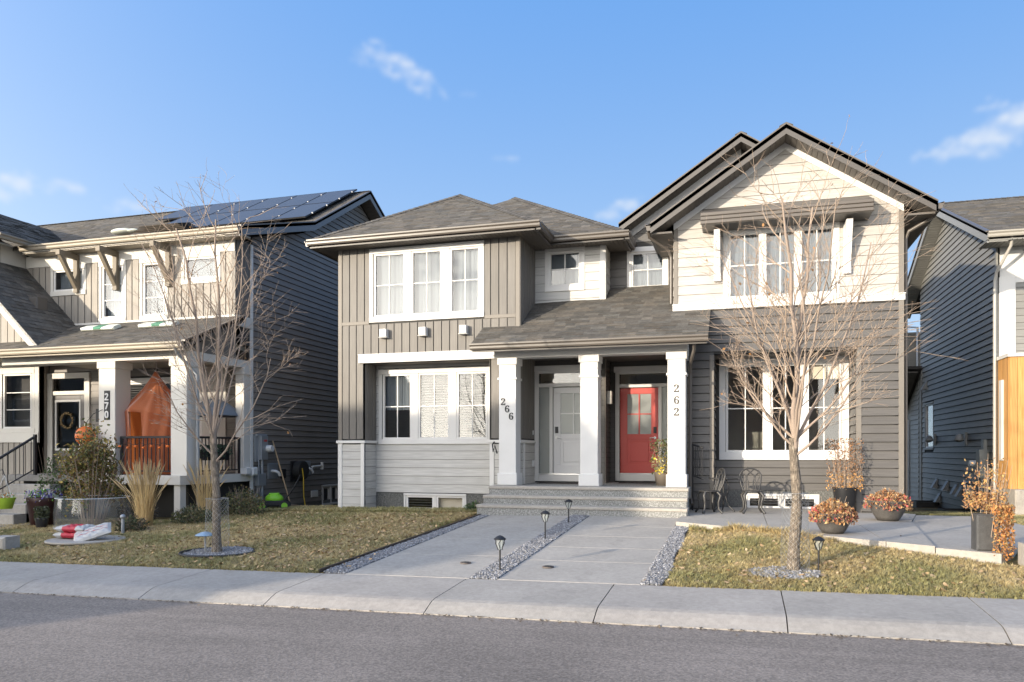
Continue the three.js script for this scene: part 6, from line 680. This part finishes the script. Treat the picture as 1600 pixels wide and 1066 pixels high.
  // bundles left on the roof
  const rb = thing('shingle_bundle', 'weathered bundle of shingles left on the roof above the bracketed eave', 'shingle bundle', [-13.9, 7.27, -16.25]); for (let i = 0; i < 4; i++) mk('shingle_sheet', move(box(-0.75 + 0.06 * i, 0.75 - 0.05 * i, i * 0.04, i * 0.04 + 0.03, -0.25, 0.25), 0, 0, 0).rotateX(0.30), MT.soil, rb); const rs = thing('roofing_sack', 'crumpled pale sack lying on the roof next to the shingle bundle', 'sack', [-15.1, 7.25, -16.1]); mk('sack', [sph(0, 0.05, 0, 0.3, 1.1, 0.25, 0.6, 16), sph(0.35, 0.04, 0, 0.2, 1, 0.25, 0.7, 12)], mat([0.5, 0.52, 0.45], 0.8), rs);
  for (const [x, l] of [[-14.9, 'long pale wrapped pack lying on the porch roof below the bracketed windows'], [-13.2, 'pale printed pack of shingles lying on the porch roof near its corner']]) { const p = thing('roofing_pack', l, 'roofing pack', [x, 4.06 + (15.2 - 13.8) * 0.42 + 0.02, -15.2]); mk('pack', cbox(-0.5, 0.5, 0, 0.08, -0.13, 0.13, 0.03).rotateX(0.4), mat([0.6, 0.62, 0.55], 0.6), p); mk('label_band', cbox(-0.12, 0.15, 0.005, 0.085, -0.133, 0.134, 0.03).rotateX(0.4), mat([0.06, 0.2, 0.12], 0.6), p); }
  // mower, pole, hose reel
  const mw = thing('lawn_mower', 'green and black lawn mower parked against the dark side wall', 'lawn mower', [-11.0, gY(-11, 16.6), -16.6], 0.5); mk('deck', [cbox(-0.28, 0.28, 0.1, 0.24, -0.22, 0.22, 0.03)], MT.rubber, mw); mk('motor_cover', [sph(0, 0.28, 0, 0.2, 1.1, 0.7, 0.8, 16), cbox(-0.12, 0.12, 0.3, 0.42, -0.1, 0.1, 0.03)], mat([0.22, 0.55, 0.03], 0.4), mw); for (const [x, z] of [[-0.26, 0.25], [0.26, 0.25], [-0.26, -0.25], [0.26, -0.25]]) { const w = mk('wheel', move(cyl(0, -0.025, 0, 0.12, 0.12, 0.05, 18).rotateX(HALF), x, 0.12, z), MT.rubber, mw); mk('hub', move(cyl(0, -0.03, 0, 0.075, 0.075, 0.06, 14).rotateX(HALF), x, 0.12, z), mat([0.22, 0.5, 0.04], 0.4), w); } mk('handle', [tube([[0.24, 0.22, 0.18], [0.5, 0.6, 0.18], [0.62, 0.85, 0.15], [0.62, 0.85, -0.15], [0.5, 0.6, -0.18], [0.24, 0.22, -0.18]], 0.015, 6)], MT.rubber, mw);
  { const g = thing('broom', 'long wooden handled broom leaning on the dark side wall', 'broom', [-11.15, gY(-11, 17.4), -17.4]); mk('handle', tube([[0.12, 0.05, 0], [-0.36, 1.75, 0.1]], 0.018, 7), mat([0.42, 0.30, 0.18], 0.7), g); mk('head', cbox(0.02, 0.22, 0, 0.12, -0.14, 0.14, 0.02), mat([0.2, 0.15, 0.1], 0.9), g); }
  { const g = thing('hose_reel', 'black hose reel with a yellow hose hanging from the dark side wall', 'hose reel', [-11.5, 0, -18.4]); mk('back_plate', box(0.0, 0.03, 0.9, 1.45, -0.3, 0.3), MT.iron, g); mk('reel', move(cyl(0, 0, 0, 0.25, 0.25, 0.2, 24).rotateZ(-HALF), 0.03, 1.2, 0), MT.rubber, g); mk('hose', [tube(Array.from({ length: 25 }, (_, k) => [0.14, 1.2 + 0.16 * Math.sin(k / 24 * 6.28), 0.16 * Math.cos(k / 24 * 6.28)]), 0.018, 6), tube([[0.24, 1.25, 0.1], [0.27, 1.0, 0.1], [0.27, 0.5, 0.08], [0.33, 0.05, 0.05]], 0.016, 6)], mat([0.55, 0.38, 0.03], 0.5), g); }
  { const g = thing('patio_umbrella', 'grey folded patio umbrella top on the porch behind the side railing', 'umbrella', [-12.35, 1.16, -16.1]); mk('pole', tube([[0, 0, 0], [0, 1.75, 0]], 0.02, 8), MT.iron, g); mk('canopy', lathe([[0.0, 1.85], [0.25, 1.78], [0.5, 1.6], [0.62, 1.42], [0.6, 1.4], [0.45, 1.52]], 16), mat([0.16, 0.19, 0.23], 0.9, { side: THREE.DoubleSide }), g); }
  const ow = thing('rail_planter', 'green plant box hanging inside the side railing of the decorated porch', 'planter', [-11.82, 1.5, -15.4]); mk('trough', cbox(-0.09, 0.09, 0, 0.2, -0.45, 0.45, 0.01), MT.iron, ow); foliage(ow, 'leaves', 600, (q2) => [[(q2() - 0.5) * 0.3, 0.08 + 0.28 * q2(), (q2() - 0.5) * 1.0], mixc(q2, [[0.05, 0.09, 0.04], [0.06, 0.11, 0.07]])], 0.045, LEAF, 671);
}
renderer.render(scene, camera);
